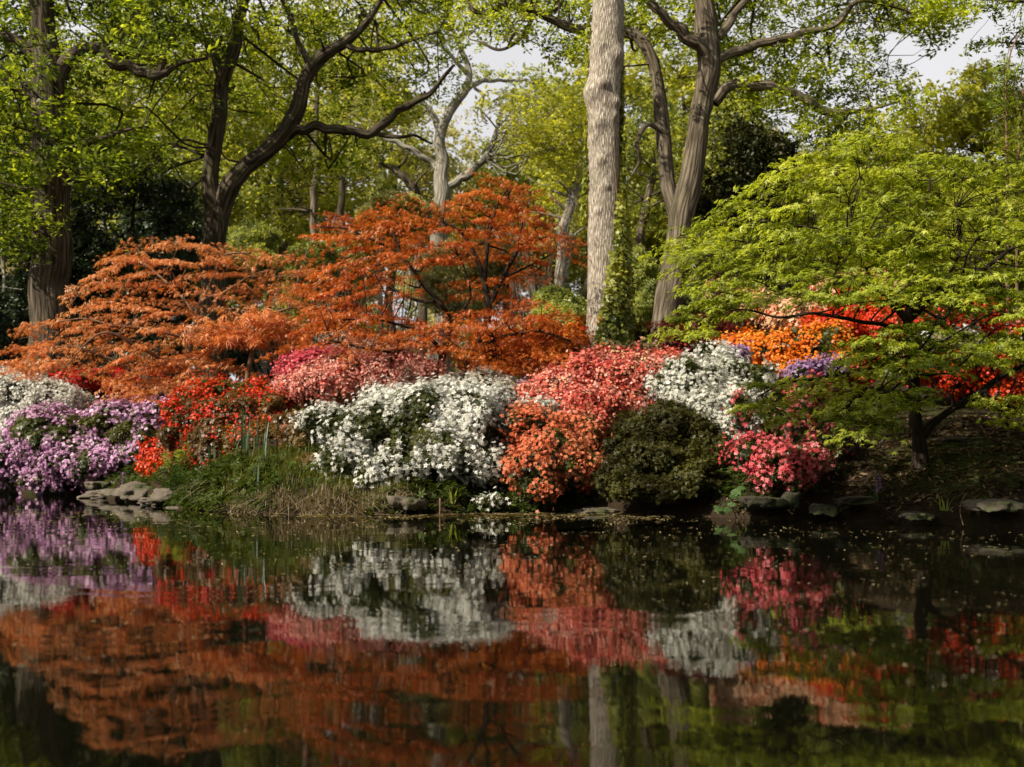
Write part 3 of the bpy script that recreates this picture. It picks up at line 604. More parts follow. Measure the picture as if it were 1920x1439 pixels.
def shrub(name, label, cat, lst, leafm, blooms=(), ldens=900, lsize=.035, temps=AZL, group=None, stemm='twig', nst=7, bump=.23, upl=.5):
    lb = lobes_of(lst); cs = np.array([c for c, r in lb]); vol = np.array([r.prod() for c, r in lb])
    cx = (cs * vol[:, None]).sum(0) / vol.sum()
    by = max(cx[1], bank(cx[0]) + .35); bz = float(gz(cx[0], by)); base = np.array([cx[0], by, bz])
    o = thing(name, label, cat, base, group)
    b = Bag()
    P, N = shell(lb, ldens, .45, .72, bump=bump); scatter(b, temps, P, frames_n(N + R.normal(0, .45, N.shape) + np.array([0, 0, upl])), lsize * uni(.7, 1.3, len(P)))
    P, N = shell(lb, ldens * .45, .5, .35, bump=bump); scatter(b, temps, P, frames_up(len(P), .8), lsize * 1.5 * uni(.8, 1.3, len(P)))
    b.make("foliage", M[leafm], o)
    for (mat, dens, size, thr, seed, kind) in blooms:
        P, N = shell(lb, dens, .3, bump=bump); nz = noise(P + seed * 3.7, 2.0) * .5 + noise(P + seed, 5) * .5 + noise(P + seed * 2, 14) * .35
        k = nz > thr; N = N[k]; P = P[k] + N * (size * .3 + np.abs(R.normal(0, .02, (k.sum(), 1))) + .11 * uni(0, 1, (k.sum(), 1)) ** 9)
        fb = Bag(); scatter(fb, STAR if kind == 's' else FULL, P, frames_n(N + R.normal(0, .55, N.shape) + np.array([0, -.1, .3])), size * uni(.75, 1.15, len(P)))
        fb.make("blossom", M[mat], o)
    st = Bag()
    for k in range(nst):
        c, r = lb[k % len(lb)]; e = c + R.normal(0, .35, 3) * r; a = base + np.array([uni(-.12, .12), uni(-.08, .08), -.05])
        a[2] = gz(a[0], a[1]) - .05
        m = (a + e) / 2 + R.normal(0, .06, 3) + np.array([0, 0, -.05]); qq = spline([a, m, e], 4); tube(st, qq, np.linspace(.016, .005, len(qq)), 6)
    st.make("stem", M[stemm], o, True, True)
    return o
AZ = "azalea"
# white, far left
shrub("azalea_bush", "white azalea spilling toward the water at the far left edge", AZ,
      [(20, 770, 120, 70, 17.6, .8), (-40, 830, 110, 60, 17.6, .8), (90, 755, 80, 40, 17.4, .6), (60, 800, 70, 50, 17.2, .5), (0, 715, 40, 22, 18, .4), (-60, 760, 80, 60, 18, .7), (5, 855, 60, 40, 17.1, .5)],
      'aleaf', [('white', 3437, 0.0251, -0.35, 1, 'f')], 500, .045)
shrub("azalea_bush", "low crimson azalea tucked between the left oak trunk and the white bush", AZ,
      [(150, 718, 60, 22, 18.2, .4), (100, 735, 40, 18, 18, .3), (200, 712, 50, 20, 18.2, .3), (270, 725, 60, 24, 17.4, .4)], 'aleaf', [('scarlet', 2871, 0.0242, -.2, 2, 'f')], 500, .045)
# mauve
shrub("azalea_bush", "mauve purple azalea with large blooms over the stone edge at left", AZ,
      [(130, 830, 115, 62, 15.4, .7), (230, 800, 90, 45, 15.3, .6), (60, 870, 65, 42, 15.7, .5), (180, 870, 100, 45, 14.9, .5), (260, 850, 70, 60, 14.8, .5), (90, 810, 70, 45, 16, .5), (290, 790, 40, 35, 15, .4), (20, 885, 40, 28, 16, .4), (100, 895, 60, 28, 15.2, .35)],
      'aleaf', [('purple', 1282, 0.0275, 0.0, 3, 'f')], 1300, .042)
# orange/red group
shrub("azalea_bush", "brilliant vermilion azalea under the left orange maple", AZ,
      [(400, 735, 56, 24, 14.4, .35), (360, 750, 36, 18, 14.2, .3), (475, 735, 50, 18, 14.3, .35), (335, 775, 26, 26, 14, .3)], 'afresh', [('vermil', 3314, 0.0193, -.2, 4, 'f')], 600, .03)
shrub("azalea_bush", "bronze leaved azalea dotted with scarlet flowers left of the white bush", AZ,
      [(450, 790, 90, 55, 13.2, .5), (380, 800, 60, 50, 13.3, .5), (510, 770, 45, 40, 13.2, .4), (420, 845, 85, 50, 12.4, .4), (470, 868, 60, 34, 12.0, .3), (505, 880, 46, 26, 11.5, .25), (430, 880, 46, 22, 11.8, .25), (340, 830, 45, 45, 13.2, .4), (500, 820, 50, 45, 12.8, .4)],
      'abronze', [('scarlet', 1767, 0.0170, .42, 5, 'f'), ('vermil', 993, 0.0170, .5, 6, 'f')], 1100, .032)
shrub("azalea_bush", "small orange red azalea hanging above the pale rocks", AZ,
      [(285, 865, 26, 34, 13.4, .2), (318, 850, 36, 24, 13.3, .2), (300, 880, 30, 16, 13.2, .2), (330, 870, 20, 20, 13.2, .2)], 'aleaf', [('vermil', 2430, 0.0206, .0, 7, 'f')], 900, .03)
shrub("azalea_bush", "brown leaved azalea with few flowers against the left of the white bush", AZ,
      [(570, 830, 48, 50, 11.4, .35), (590, 880, 36, 36, 10.9, .25), (560, 890, 34, 26, 10.8, .2), (545, 800, 40, 30, 11.8, .3), (590, 905, 20, 18, 10.9, .15)], 'abronze', [('coral', 338, 0.0190, .5, 8, 's')], 1500, .026)
# pinks
shrub("azalea_bush", "crimson pink azalea mound at the edge of the dark hollow", AZ,
      [(584, 690, 52, 22, 14.6, .4), (610, 675, 40, 18, 14.8, .3), (558, 707, 30, 18, 14.4, .3)], 'aleaf', [('pink', 4197, 0.0218, -0.35, 9, 'f')], 500, .035)
shrub("azalea_bush", "salmon pink azalea mound behind the central white bush", AZ,
      [(620, 725, 90, 36, 13.4, .5), (720, 705, 90, 42, 13.3, .5), (780, 710, 50, 30, 13.0, .4), (660, 700, 70, 34, 13.8, .4), (560, 730, 50, 26, 13.6, .4)], 'aleaf', [('salmon', 4197, 0.0206, -0.12, 10, 'f'), ('rose', 772, 0.0206, .1, 11, 'f')], 600, .03)
shrub("azalea_bush", "pale cream azalea glimpsed under the russet maple tiers", AZ,
      [(640, 645, 34, 14, 16, .3), (690, 655, 36, 14, 16, .3)], 'afresh', [('cream', 3711, 0.0181, -.4, 12, 'f')], 500, .04)
# central white
shrub("azalea_bush", "wide white azalea in full flower at the centre of the bank", AZ,
      [(690, 815, 90, 66, 11.1, .6), (800, 805, 105, 78, 10.9, .65), (885, 810, 75, 80, 10.8, .55), (615, 795, 62, 30, 11.2, .4), (745, 775, 80, 44, 11.4, .5), (840, 770, 70, 50, 11.3, .5), (850, 860, 95, 50, 10.6, .45), (650, 870, 54, 40, 10.6, .3), (720, 890, 60, 30, 10.4, .3), (760, 870, 70, 45, 10.6, .4), (910, 780, 60, 50, 11, .4), (620, 880, 26, 20, 10.7, .2), (920, 870, 40, 40, 10.5, .3)],
      'aleaf', [('white', 1950, 0.0263, -0.12, 13, 's')], 1500, .026)
shrub("azalea_bush", "white azalea mound with shade painted grey at the foot of the russet maple", AZ,
      [(890, 735, 66, 34, 12.2, .4), (940, 750, 40, 30, 12.1, .35), (850, 745, 36, 28, 12.2, .3)], 'aleaf', [('cream', 3221, 0.0219, -0.15, 14, 's')], 900, .028)
shrub("azalea_bush", "tiny white azalea sprig hanging low over the water", AZ,
      [(905, 945, 16, 9, 10.2, .1), (930, 936, 14, 9, 10.2, .1)], 'aleaf', [('white', 1526, 0.0248, -.2, 15, 's')], 500, .028, nst=2)
# corals
shrub("azalea_bush", "coral orange azalea drooping over the water right of the white bush", AZ,
      [(1000, 800, 58, 38, 10.7, .4), (1040, 845, 78, 52, 10.5, .45), (1000, 880, 52, 46, 10.3, .35), (1075, 870, 50, 45, 10.4, .3), (1010, 915, 34, 22, 10.1, .2), (1090, 820, 36, 36, 10.8, .3)],
      'aleaf', [('coral', 1779, 0.0241, 0.05, 16, 's')], 1300, .026)
shrub("azalea_bush", "rose red azalea with a broad top below the pale trunk", AZ,
      [(1110, 715, 90, 44, 12.4, .55), (1190, 715, 90, 46, 12.2, .55), (1050, 740, 66, 42, 12.2, .45), (1000, 755, 40, 36, 12.1, .35), (1250, 690, 50, 30, 12.4, .4), (1130, 760, 90, 36, 11.8, .4), (1150, 680, 60, 22, 12.8, .4), (1080, 790, 60, 30, 11.5, .3)],
      'abronze', [('rose', 3314, 0.0206, 0.08, 17, 'f'), ('salmon', 1215, 0.0206, 0.0, 42, 'f'), ('peach', 662, 0.0181, .3, 18, 'f')], 1000, .028)
shrub("azalea_bush", "small white azalea patch wedged between the coral bush and the rose bush", AZ,
      [(985, 768, 24, 12, 11.3, .15), (1020, 765, 26, 12, 11.3, .15), (950, 770, 20, 12, 11.2, .15)], 'aleaf', [('white', 2203, 0.0248, -.5, 19, 's')], 600, .028, nst=3)
# white right
shrub("azalea_bush", "bright white azalea on the right beside the dark green shrub", AZ,
      [(1290, 730, 60, 60, 11.2, .45), (1350, 710, 80, 42, 11.5, .5), (1400, 715, 50, 36, 11.4, .4), (1320, 780, 50, 45, 10.9, .35), (1370, 760, 50, 40, 11, .35), (1380, 800, 36, 26, 10.6, .25), (1340, 670, 40, 24, 12, .3)],
      'aleaf', [('white', 2543, 0.0256, -0.25, 20, 's')], 1000, .028)
shrub("evergreen_shrub", "rounded dark green shrub without flowers overhanging the water", "shrub",
      [(1230, 860, 84, 60, 10.1, .5), (1200, 805, 50, 34, 10.6, .35), (1262, 795, 60, 40, 10.5, .4), (1245, 768, 30, 18, 10.6, .2), (1165, 880, 40, 34, 9.9, .3), (1142, 908, 28, 26, 9.9, .2), (1300, 895, 66, 42, 9.8, .35), (1220, 918, 80, 24, 9.7, .3), (1335, 860, 40, 46, 10.2, .3), (1352, 915, 34, 24, 9.8, .2), (1310, 815, 36, 26, 10.3, .25), (1150, 838, 24, 20, 10.3, .2)],
      'dkshrub', [], 2600, .022, bump=.36)
shrub("azalea_bush", "deep pink azalea drooping over the dark stones at right", AZ,
      [(1480, 868, 80, 34, 9.15, .3), (1400, 846, 42, 28, 9.3, .22), (1535, 846, 42, 30, 9.3, .25), (1455, 893, 50, 20, 9.1, .2), (1500, 800, 44, 50, 9.7, .25), (1520, 740, 46, 36, 10.1, .3), (1392, 775, 20, 46, 9.8, .2), (1490, 908, 18, 12, 9.05, .1), (1560, 800, 26, 40, 9.6, .2)],
      'aleaf', [('salmon', 351, 0.0218, .35, 41, 'f'), ('pinkred', 2119, 0.0234, 0.0, 22, 's')], 1100, .028)
# behind the green maple
shrub("azalea_bush", "bright orange azalea mound behind the right white bush", AZ,
      [(1450, 665, 80, 36, 13.4, .5), (1530, 655, 75, 46, 13.3, .5), (1580, 690, 50, 34, 13, .4), (1390, 650, 50, 26, 13.8, .4), (1500, 690, 60, 24, 13, .35)], 'afresh', [('orange', 4197, 0.0218, -0.25, 23, 'f')], 700, .035)
shrub("azalea_bush", "red orange azalea showing through the middle of the green maple", AZ,
      [(1560, 625, 56, 40, 13.8, .4), (1660, 620, 60, 40, 14, .4), (1620, 580, 60, 34, 14.6, .4), (1600, 690, 40, 30, 12.9, .3)], 'abronze', [('vermil', 3977, 0.0218, -.4, 24, 'f')], 700, .035)
shrub("azalea_bush", "tall peach orange azalea far behind the green maple", AZ,
      [(1400, 575, 60, 32, 17, .5), (1360, 545, 34, 20, 17.2, .4), (1560, 560, 60, 40, 17, .5), (1640, 545, 56, 44, 17, .5), (1480, 600, 60, 28, 16.5, .5)], 'abronze', [('peach', 1964, 0.0324, -.4, 25, 'f'), ('vermil', 882, 0.0272, .1, 26, 'f')], 500, .05)
shrub("azalea_bush", "violet azalea strip below the orange mound at right", AZ,
      [(1520, 695, 40, 14, 12.6, .25), (1560, 690, 30, 13, 12.6, .2), (1490, 702, 24, 12, 12.6, .2)], 'aleaf', [('violet', 2291, 0.0230, -.2, 27, 'f')], 600, .03)
shrub("azalea_bush", "small violet azalea tuft on top of the right white bush", AZ,
      [(1382, 665, 20, 14, 12.6, .2)], 'aleaf', [('violet', 2455, 0.0230, -.3, 28, 'f')], 600, .03, nst=2)
shrub("azalea_bush", "scarlet and orange azalea right of the green maple trunk", AZ,
      [(1760, 620, 60, 36, 12.4, .4), (1840, 610, 70, 40, 12.2, .4), (1800, 690, 80, 50, 11.8, .4), (1890, 700, 60, 50, 11.4, .4), (1920, 650, 60, 50, 11.8, .4), (1730, 680, 50, 40, 12, .4)], 'aleaf', [('vermil', 1988, 0.0206, .0, 29, 'f'), ('white', 457, 0.0203, .45, 30, 'f')], 900, .032)
shrub("azalea_bush", "low white azalea behind the green maple trunk", AZ,
      [(1800, 640, 36, 14, 11.6, .25), (1740, 650, 30, 14, 11.7, .2)], 'aleaf', [('white', 2520, 0.0203, -.3, 31, 'f')], 500, .03, nst=3)
shrub("azalea_bush", "glowing orange azalea between the russet maple and the pale trunk", AZ,
      [(1040, 655, 50, 36, 14.4, .4), (980, 660, 50, 30, 14.6, .4), (930, 650, 40, 26, 14.8, .4), (1075, 640, 26, 26, 14.6, .3)], 'afresh', [('orange', 3977, 0.0230, -0.3, 32, 'f'), ('vermil', 1325, 0.0230, -.1, 33, 'f')], 600, .035)
shrub("azalea_bush", "pale variegated shrub at the foot of the pale trunk", "shrub",
      [(1120, 668, 34, 18, 13.9, .25), (1190, 662, 40, 16, 14.2, .25), (1220, 660, 30, 14, 14.2, .2)], 'afresh', [('peach', 847, 0.0264, -.1, 34, 's')], 900, .03, nst=3)
shrub("azalea_bush", "tiny lilac azalea beside the pale path behind the white mound", AZ,
      [(968, 738, 18, 9, 12.6, .15), (985, 730, 14, 10, 12.8, .15)], 'afresh', [('purple', 2749, 0.0179, -.3, 35, 'f')], 700, .03, nst=2)

# ------------------------------------------------------------------ woodland behind
def wild(name, label, cat, px, d, h, cr, z0, n, per, size, crad, mat, bark, tr, lean=0., temps=FINE, group=None, forks=3, flat=.7, limbs=True):
    x = (px - 960) / F * d; base = np.array([x, d, float(gz(x, d))]); o = thing(name, label, cat, base, group)
    tb = Bag(); hh = np.linspace(0, 1, 7); wob = np.cumsum(R.normal(0, .018 * h, (7, 2)), 0); wob[0] = 0
    q = spline(np.stack([base[0] + wob[:, 0] + lean * hh * h, base[1] + wob[:, 1], base[2] - .2 + hh * h * .88], 1), 4)
    r = tr * np.linspace(1.1, .22, len(q)); tube(tb, q, r, 10, .08); A = [q]; AR = [r]
    for k in range(forks):
        i = int(uni(.3, .7) * len(q)); a = uni(0, 6.28); l = cr * uni(.6, 1.)
        e = q[i] + np.array([math.cos(a) * l, math.sin(a) * l, l * uni(.3, .9)]); m = (q[i] + e) / 2 + R.normal(0, .1 * l, 3)
        qq = spline([q[i], m, e], 5); rr = np.linspace(r[i] * .6, r[i] * .15, len(qq)); tube(tb, qq, rr, 7, .06); A.append(qq); AR.append(rr)
    u = R.normal(size=(n, 3)); u /= np.linalg.norm(u, axis=1)[:, None]; rr = uni(.35, 1, (n, 1)) ** .6
    C = np.array([base[0] + lean * h * .7, base[1], base[2] + (z0 + h) / 2]) + u * rr * np.array([cr, cr * .8, (h - z0) / 2])
    cb = Bag(); twigs(tb, np.vstack(A), np.concatenate(AR), C, .04, .1, 0, 3)
    clumps(cb, C, crad * uni(.6, 1.4, n), per, temps, size, flat, .7)
    tb.make("trunk", M[bark], o, True, True); cb.make("crown", M[mat], o)
    return o
def clone(o, px, d, label, sc=1., rz=0.):
    c = o.copy(); COL.objects.link(c)
    for ch in list(o.children):
        k = ch.copy(); COL.objects.link(k); k.parent = c
    x = (px - 960) / F * d; c.location = (x, d, float(gz(x, d))); c.scale = (sc, sc, sc); c.rotation_euler = (0, 0, rz); c["label"] = label
    return c
WG = "woodland trees behind the oaks"
t1 = wild("woodland_tree", "broad green woodland tree closing the gap left of the forked oak", "tree", 250, 40, 17, 5.5, 3, 95, 34, .34, 1.25, 'wood', 'barkmid', .3, group=WG)
t2 = wild("woodland_tree", "yellow green woodland tree behind the forked oak's right stem", "tree", 520, 44, 17, 5.5, 5, 90, 34, .34, 1.25, 'oakyel', 'barkmid', .28, group=WG)
t3 = wild("woodland_tree", "light leaved woodland tree left of the twisted pale oak", "tree", 690, 50, 17, 5, 5, 80, 32, .36, 1.3, 'woodpale', 'barkgrey', .26, group=WG)
t5 = wild("woodland_tree", "sparse tall tree rising between the twisted pale oak and the pale trunk", "tree", 1010, 47, 14.5, 3.4, 5, 52, 28, .34, 1.1, 'wood', 'barkgrey', .25, group=WG)
clone(t2, 1190, 42, "yellow green tree filling the space just right of the pale trunk", .9, 1.9)
clone(t1, -40, 43, "green woodland tree at the far left edge behind the massive oak", 1., 2.2)
clone(t3, 1360, 50, "light leaved tree behind the right oak's arching limb", .82, 1.1)
clone(t1, 1520, 47, "green woodland tree behind the upper tiers of the green maple", .66, 3.9)
clone(t2, 380, 58, "distant yellow green tree seen through the fork of the dark oak", 1.05, 4.)
clone(t3, 830, 60, "distant pale tree behind the twisted pale oak", .8, 2.6)
clone(t2, 110, 56, "distant yellow green tree behind the massive oak's arched limb", 1.1, .8)
clone(t2, 945, 52, "yellow green tree low in the gap right of the twisted pale oak", .76, 3.3)
clone(t1, 1480, 42, "green tree filling the gap above the conifer's right shoulder", .6, .9)
clone(t1, 1310, 39, "green woodland tree between the right oak and the conifer", .82, 5.1)
clone(t2, 1110, 55, "distant yellow green tree hidden partly by the pale trunk", .9, .4)
clone(t3, 1640, 52, "distant light tree behind the gap above the green maple", .62, 2.)
wild("tree", "olive yellow rounded tree at the upper right below the open sky", "tree", 1840, 27, 8.0, 3.5, .8, 150, 44, .20, .75, 'olive', 'barkmid', .2)
wild("tree", "smaller olive green tree left of the olive yellow one behind the maple top", "tree", 1560, 31, 7.6, 2.8, 1., 90, 40, .22, .75, 'olive', 'barkmid', .16)
wild("conifer_tree", "dark dense conifer right of the right oak", "tree", 1405, 27.5, 7.3, 1.6, 1., 70, 60, .20, .6, 'conifer', 'bark', .16)
wild("holly_tree", "dark evergreen tree between the massive oak and the forked oak", "tree", 225, 25, 6.4, 1.9, 1.2, 75, 46, .17, .6, 'ever', 'bark', .14)
wild("holly_tree", "dark evergreen tree at the left edge beside the massive oak", "tree", -10, 24, 6.2, 1.7, .3, 75, 46, .17, .6, 'ever', 'bark', .13)
wild("holly_tree", "slender dark evergreen beside the stem of the forked oak", "tree", 300, 29, 6.4, 1.2, 2, 40, 46, .19, .6, 'ever', 'barkmid', .14)
def pole(label, tr, d, bark):
    x, y, z = W(tr[0][0], tr[0][1], d); o = thing("thin_tree", label, "tree", [x, d, float(gz(x, d))]); b = Bag(); q, r = traced(tr, d, 5, .5)
    q = np.vstack([[x, d, min(q[0, 2], float(gz(x, d))) - .1], q]); r = np.concatenate([[r[0] * 1.15], r]); tube(b, q, r, 9, .08); tw = b
    for k in range(11):
        i = int(uni(.25, .98) * (len(q) - 1)); a = uni(0, 6.28); l = uni(.5, 1.7)
        e = q[i] + np.array([math.cos(a) * l, math.sin(a) * l * .5, l * uni(-.1, .9)]); qq = spline([q[i], (q[i] + e) / 2 + R.normal(0, .12, 3), e], 4); tube(tw, qq, np.linspace(r[i] * .4, .006, len(qq)), 4, 0, False)
    b.make("trunk", M[bark], o, True, True)
    C = np.vstack([q[-6:] + R.normal(0, .7, (6, 3)), q[-1:] + R.normal(0, .8, (6, 3))]); cb = Bag(); clumps(cb, C, .7, 26, FINE, .2); cb.make("crown", M['wood'], o)
pole("thin straight grey trunk behind the gap left of the russet maple", [(588, 640, 8), (590, 420, 7), (592, 330, 7), (590, 250, 6), (596, 150, 5), (590, 60, 4)], 36, 'barkmid')
pole("dark slim trunk just left of the twisted pale oak", [(642, 640, 8), (640, 400, 7), (645, 330, 6), (650, 260, 5), (648, 150, 4)], 39, 'bark')
pole("very thin pale stem above the russet maple's left shoulder", [(714, 640, 5), (715, 420, 4), (712, 340, 4), (716, 250, 3), (720, 160, 2)], 43, 'barkgrey')
pole("leaning mossy branch tree left of the twisted pale oak", [(790, 560, 9), (785, 400, 9), (772, 350, 8), (742, 322, 7), (705, 297, 5), (680, 278, 4)], 36, 'barkmid')
pole("pale leaning trunk left of the tall pale tree", [(1048, 640, 12), (1052, 520, 10), (1060, 430, 10), (1075, 365, 10), (1090, 320, 8), (1094, 280, 6), (1082, 235, 5)], 33, 'barkpale')
pole("slanting brown trunk between the pale trunk and the right oak", [(1180, 620, 10), (1190, 480, 9), (1207, 410, 9), (1220, 360, 7), (1228, 300, 5)], 26, 'barkmid')
pole("dark straight trunk in the shade right of the massive oak", [(288, 640, 12), (287, 480, 11), (285, 400, 10), (280, 300, 8), (276, 200, 6)], 31, 'bark')
pole("pale thin trunk between the evergreens left of the forked oak", [(205, 640, 5), (200, 540, 5), (190, 480, 5), (196, 400, 4), (188, 330, 3)], 34, 'barkgrey')
pole("slim pale stem at the far left edge", [(8, 720, 4), (7, 620, 3.6), (9, 520, 3.4), (4, 420, 3), (8, 320, 2.5)], 22.5, 'barkgrey')
pole("slim brown trunk far behind the forked oak", [(505, 640, 6), (508, 480, 6), (500, 380, 5), (512, 280, 4), (506, 180, 3)], 48, 'barkmid')
pole("grey trunk far behind the russet maple's right side", [(960, 640, 7), (962, 500, 6), (958, 380, 5), (966, 260, 4), (958, 170, 3)], 46, 'barkgrey')
def bare(label, px, d, h, wd, n, mat):
    x = (px - 960) / F * d; base = np.array([x, d, float(gz(x, d))]); o = thing("bare_shrub", label, "shrub", base); b = Bag()
    for k in range(n):
        a = base + np.array([uni(-.3, .3) * wd, uni(-.4, .4), -.1]); e = base + np.array([uni(-1, 1) * wd, uni(-.8, .8), h * uni(.5, 1)])
        q = spline([a, a * .6 + e * .4 + R.normal(0, .2, 3), e + R.normal(0, .1, 3)], 4); tube(b, q, np.linspace(.022, .006, len(q)), 4, 0, False)
        for j in range(4):
            s = q[R.integers(3, len(q))]; t = s + np.array([uni(-.6, .6), uni(-.3, .3), uni(0, .6)]); tube(b, np.array([s, (s + t) / 2 + R.normal(0, .05, 3), t]), [.009, .007, .003], 3, 0, False)
    b.make("stem", M[mat], o, True, True); return o
bare("tangle of bare pale twigs left of the tall pale trunk", 1020, 31, 6.2, 1.8, 46, 'twigpale')
bare("bare pale twigs rising behind the left orange maple", 180, 30, 4.6, 1.6, 26, 'twigpale')
bare("brown bare twigs behind the russet maple's left tier", 690, 33, 5.2, 2., 30, 'twigtan')
bare("pale bare twigs behind the gap between the two orange maples", 540, 31, 4.8, 1.8, 34, 'twigpale')
def brush(label, px, py, d, rx, ry, mat, size=.10, dens=110, cat="shrub", name="shrub"):
    n = 5; L = [(px + uni(-.45, .45) * rx, py + uni(-.35, .45) * ry, rx * uni(.45, .7), ry * uni(.45, .75), d + uni(-.6, .6), uni(.8, 1.3)) for k in range(n)]
    L.append((px, py + ry * .3, rx * .8, ry * .8, d, 1.1))
    return shrub(name, label, cat, L, mat, (), dens, size, FINE, None, 'twig', 5, .2, .3)
brush("mid green bush behind the top of the left orange maple", 450, 480, 32, 110, 90, 'wood')
brush("light green bush at the foot of the twisted pale oak", 740, 400, 30, 90, 46, 'woodpale')
brush("pale olive bush left of the tall pale trunk's foot", 1060, 590, 22, 70, 80, 'wood', .085)
brush("grey green bush behind the russet maple's crown", 880, 520, 28, 110, 90, 'woodpale')
brush("fresh green bush between the pale trunk and the right oak", 1205, 560, 24, 50, 110, 'wood', .09)
brush("green bush right of the pale trunk in front of the slanting trunk", 1215, 450, 30, 60, 80, 'oakyel', .10)
brush("green thicket behind the left of the green maple", 1350, 500, 24, 90, 100, 'wood', .09)
brush("dark evergreen bush in the hollow behind the slim tan trunk", 500, 640, 43, 120, 70, 'ever', .16, 110)
brush("dark bush behind the left orange maple's right side", 420, 640, 24, 70, 60, 'ever', .09, 160)
brush("dark evergreen bush behind the left orange maple's lowest tier", 230, 690, 20.5, 140, 60, 'ever', .08, 190)
brush("dark leafy bush at the left edge above the white azalea", 10, 640, 21.5, 70, 110, 'ever', .08, 190)
brush("olive bush far behind the gap left of the russet maple", 600, 520, 36, 100, 110, 'wood', .11)
brush("pale bush far left beyond the massive oak", 30, 480, 33, 80, 120, 'woodpale', .11)
brush("mid green bush right of the massive oak trunk", 190, 560, 27, 90, 120, 'wood', .09)
brush("green bush at the far right behind the green maple", 1840, 460, 16, 110, 130, 'olive', .07, 200)
brush("green bush behind the centre of the green maple", 1600, 420, 20, 130, 100, 'wood', .08, 160)
# far wood as one mass
fb = Bag(); n = 330; px = uni(-500, 2500, n); dd = uni(66, 88, n); x = (px - 960) / F * dd
top = np.where((px > 1560), 8., np.where((px > 850) & (px < 1090), 6., 14.)) * uni(.75, 1.05, n)
C = np.stack([x, dd, gz(x, dd) + uni(0, 1, n) ** .8 * top], 1); clumps(fb, C, 2.4, 42, FINE, .62, .8, .8)
n = 420; a = uni(-2.9, .75, n); rad = uni(20, 27, n)                      # the wood goes on round the pond, open toward the sun
sun_gap = np.abs((a - math.atan2(SUN_TO[1], SUN_TO[0]) + math.pi) % (2 * math.pi) - math.pi) < .5
C = np.stack([rad * np.cos(a), rad * np.sin(a), 0 * a], 1); C[:, 2] = gz(C[:, 0], C[:, 1]) + uni(0, 1, n) ** .8 * np.where(sun_gap, 5., 15.); clumps(fb, C, 2.1, 40, FINE, .55, .8, .8)
LT = np.linspace(0, 1, 17)[:, None]; C = np.array([[3.1, 8.85, .1]]) * (1 - LT) + np.array([[6.0, 7.4, .1]]) * LT + SUN_TO * 9.5
C = np.vstack([C, C + R.normal(0, .15, C.shape)]); clumps(fb, C, .34, 50, OAK, .16, .8, .6)      # added unseen branch over the water, placed to shade the right bank
for q_, r0, r1 in (([[-8, 1, -.2], [-7.6, 1.6, 3], [-6.8, 2.4, 5.2], [-4.6, 4.2, 6]], .3, .14), ([[-4.6, 4.2, 6], [-3, 4.3, 6.1], [-1.8, 3.9, 6.05], [-.4, 3.2, 6.0]], .14, .03)):
    q_ = spline(q_, 5); tube(fb, q_, np.linspace(r0, r1, len(q_)), 10)  # added trunk and limb, out of view, carrying the shade branch
setting(fb.make("woodland_with_shade_branch", M['wood']), "stuff", "hazy green mass of distant woodland closing the view, plus an added unseen shade branch", "woodland")

# bamboo and overhanging sprays at the right edge
def leafy_line(name, label, cat, d, stems, leafs, mat, barkm, size, temps, per, crad, group=None):
    x, y, z = W(stems[0][0][0], stems[0][0][1], d); o = thing(name, label, cat, [x, d, float(gz(x, d))]); b = Bag(); ALL = []
    for s in stems:
        q, r = traced(s, d, 5, .5); tube(b, q, r, 8, .05); ALL.append((q, r))
    A, AR = wood_samples(ALL)
    C = np.array([W(p[0], p[1], d + uni(-.5, .5)) for p in leafs]); cb = Bag(); twigs(b, A, AR, C, .01); clumps(cb, C, crad * uni(.7, 1.3, len(C)), per, temps, size, .8, .8)
    b.make("stem" if cat == "bamboo" else "trunk", M[barkm], o, True, True); cb.make("foliage" if cat == "bamboo" else "crown", M[mat], o); return o
BAM = [kites(R.normal(-1.2, .7, 6), uni(.7, 1.1, 6), .14, .3, .02, .25) for _ in range(4)]
bam = [(1892 + R.normal(0, 22), uni(90, 330)) for k in range(34)] + [(1890, 165), (1880, 175), (1900, 180), (1885, 190), (1905, 195)] * 2
leafy_line("bamboo", "dark drooping bamboo stem at the right edge above the maple", "bamboo", 12.5,
           [[(1888, 700, 3), (1889, 400, 3), (1888, 280, 2.6), (1886, 180, 2.2), (1895, 100, 1.6), (1915, 60, 1)], [(1908, 700, 2.6), (1906, 400, 2.6), (1912, 250, 2), (1925, 120, 1.4)]],
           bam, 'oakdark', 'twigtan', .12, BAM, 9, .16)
lf = [(1838, 4), (1850, 10), (1865, 22), (1872, 34), (1880, 8), (1890, 22), (1905, 10), (1918, 6), (1915, 35), (1908, 70), (1900, 85), (1880, 78), (1860, 82), (1840, 88), (1815, 90), (1890, 60), (1925, 50), (1935, 20), (1950, 60), (1940, 100), (1960, 10), (1855, -10), (1880, -20)]
leafy_line("overhanging_tree", "dark leafy sprays hanging in from the top right corner", "tree", 13.5,
           [[(2160, 900, 34), (2150, 500, 30), (2140, 200, 26), (2110, 60, 18), (2040, 20, 10), (1960, 8, 6), (1900, 2, 3), (1850, 0, 1.6)], [(2120, 80, 10), (2040, 90, 6), (1950, 85, 3), (1880, 80, 1.6), (1830, 86, 1)]],
           lf, 'oakdark', 'bark', .10, OAK, 7, .11)

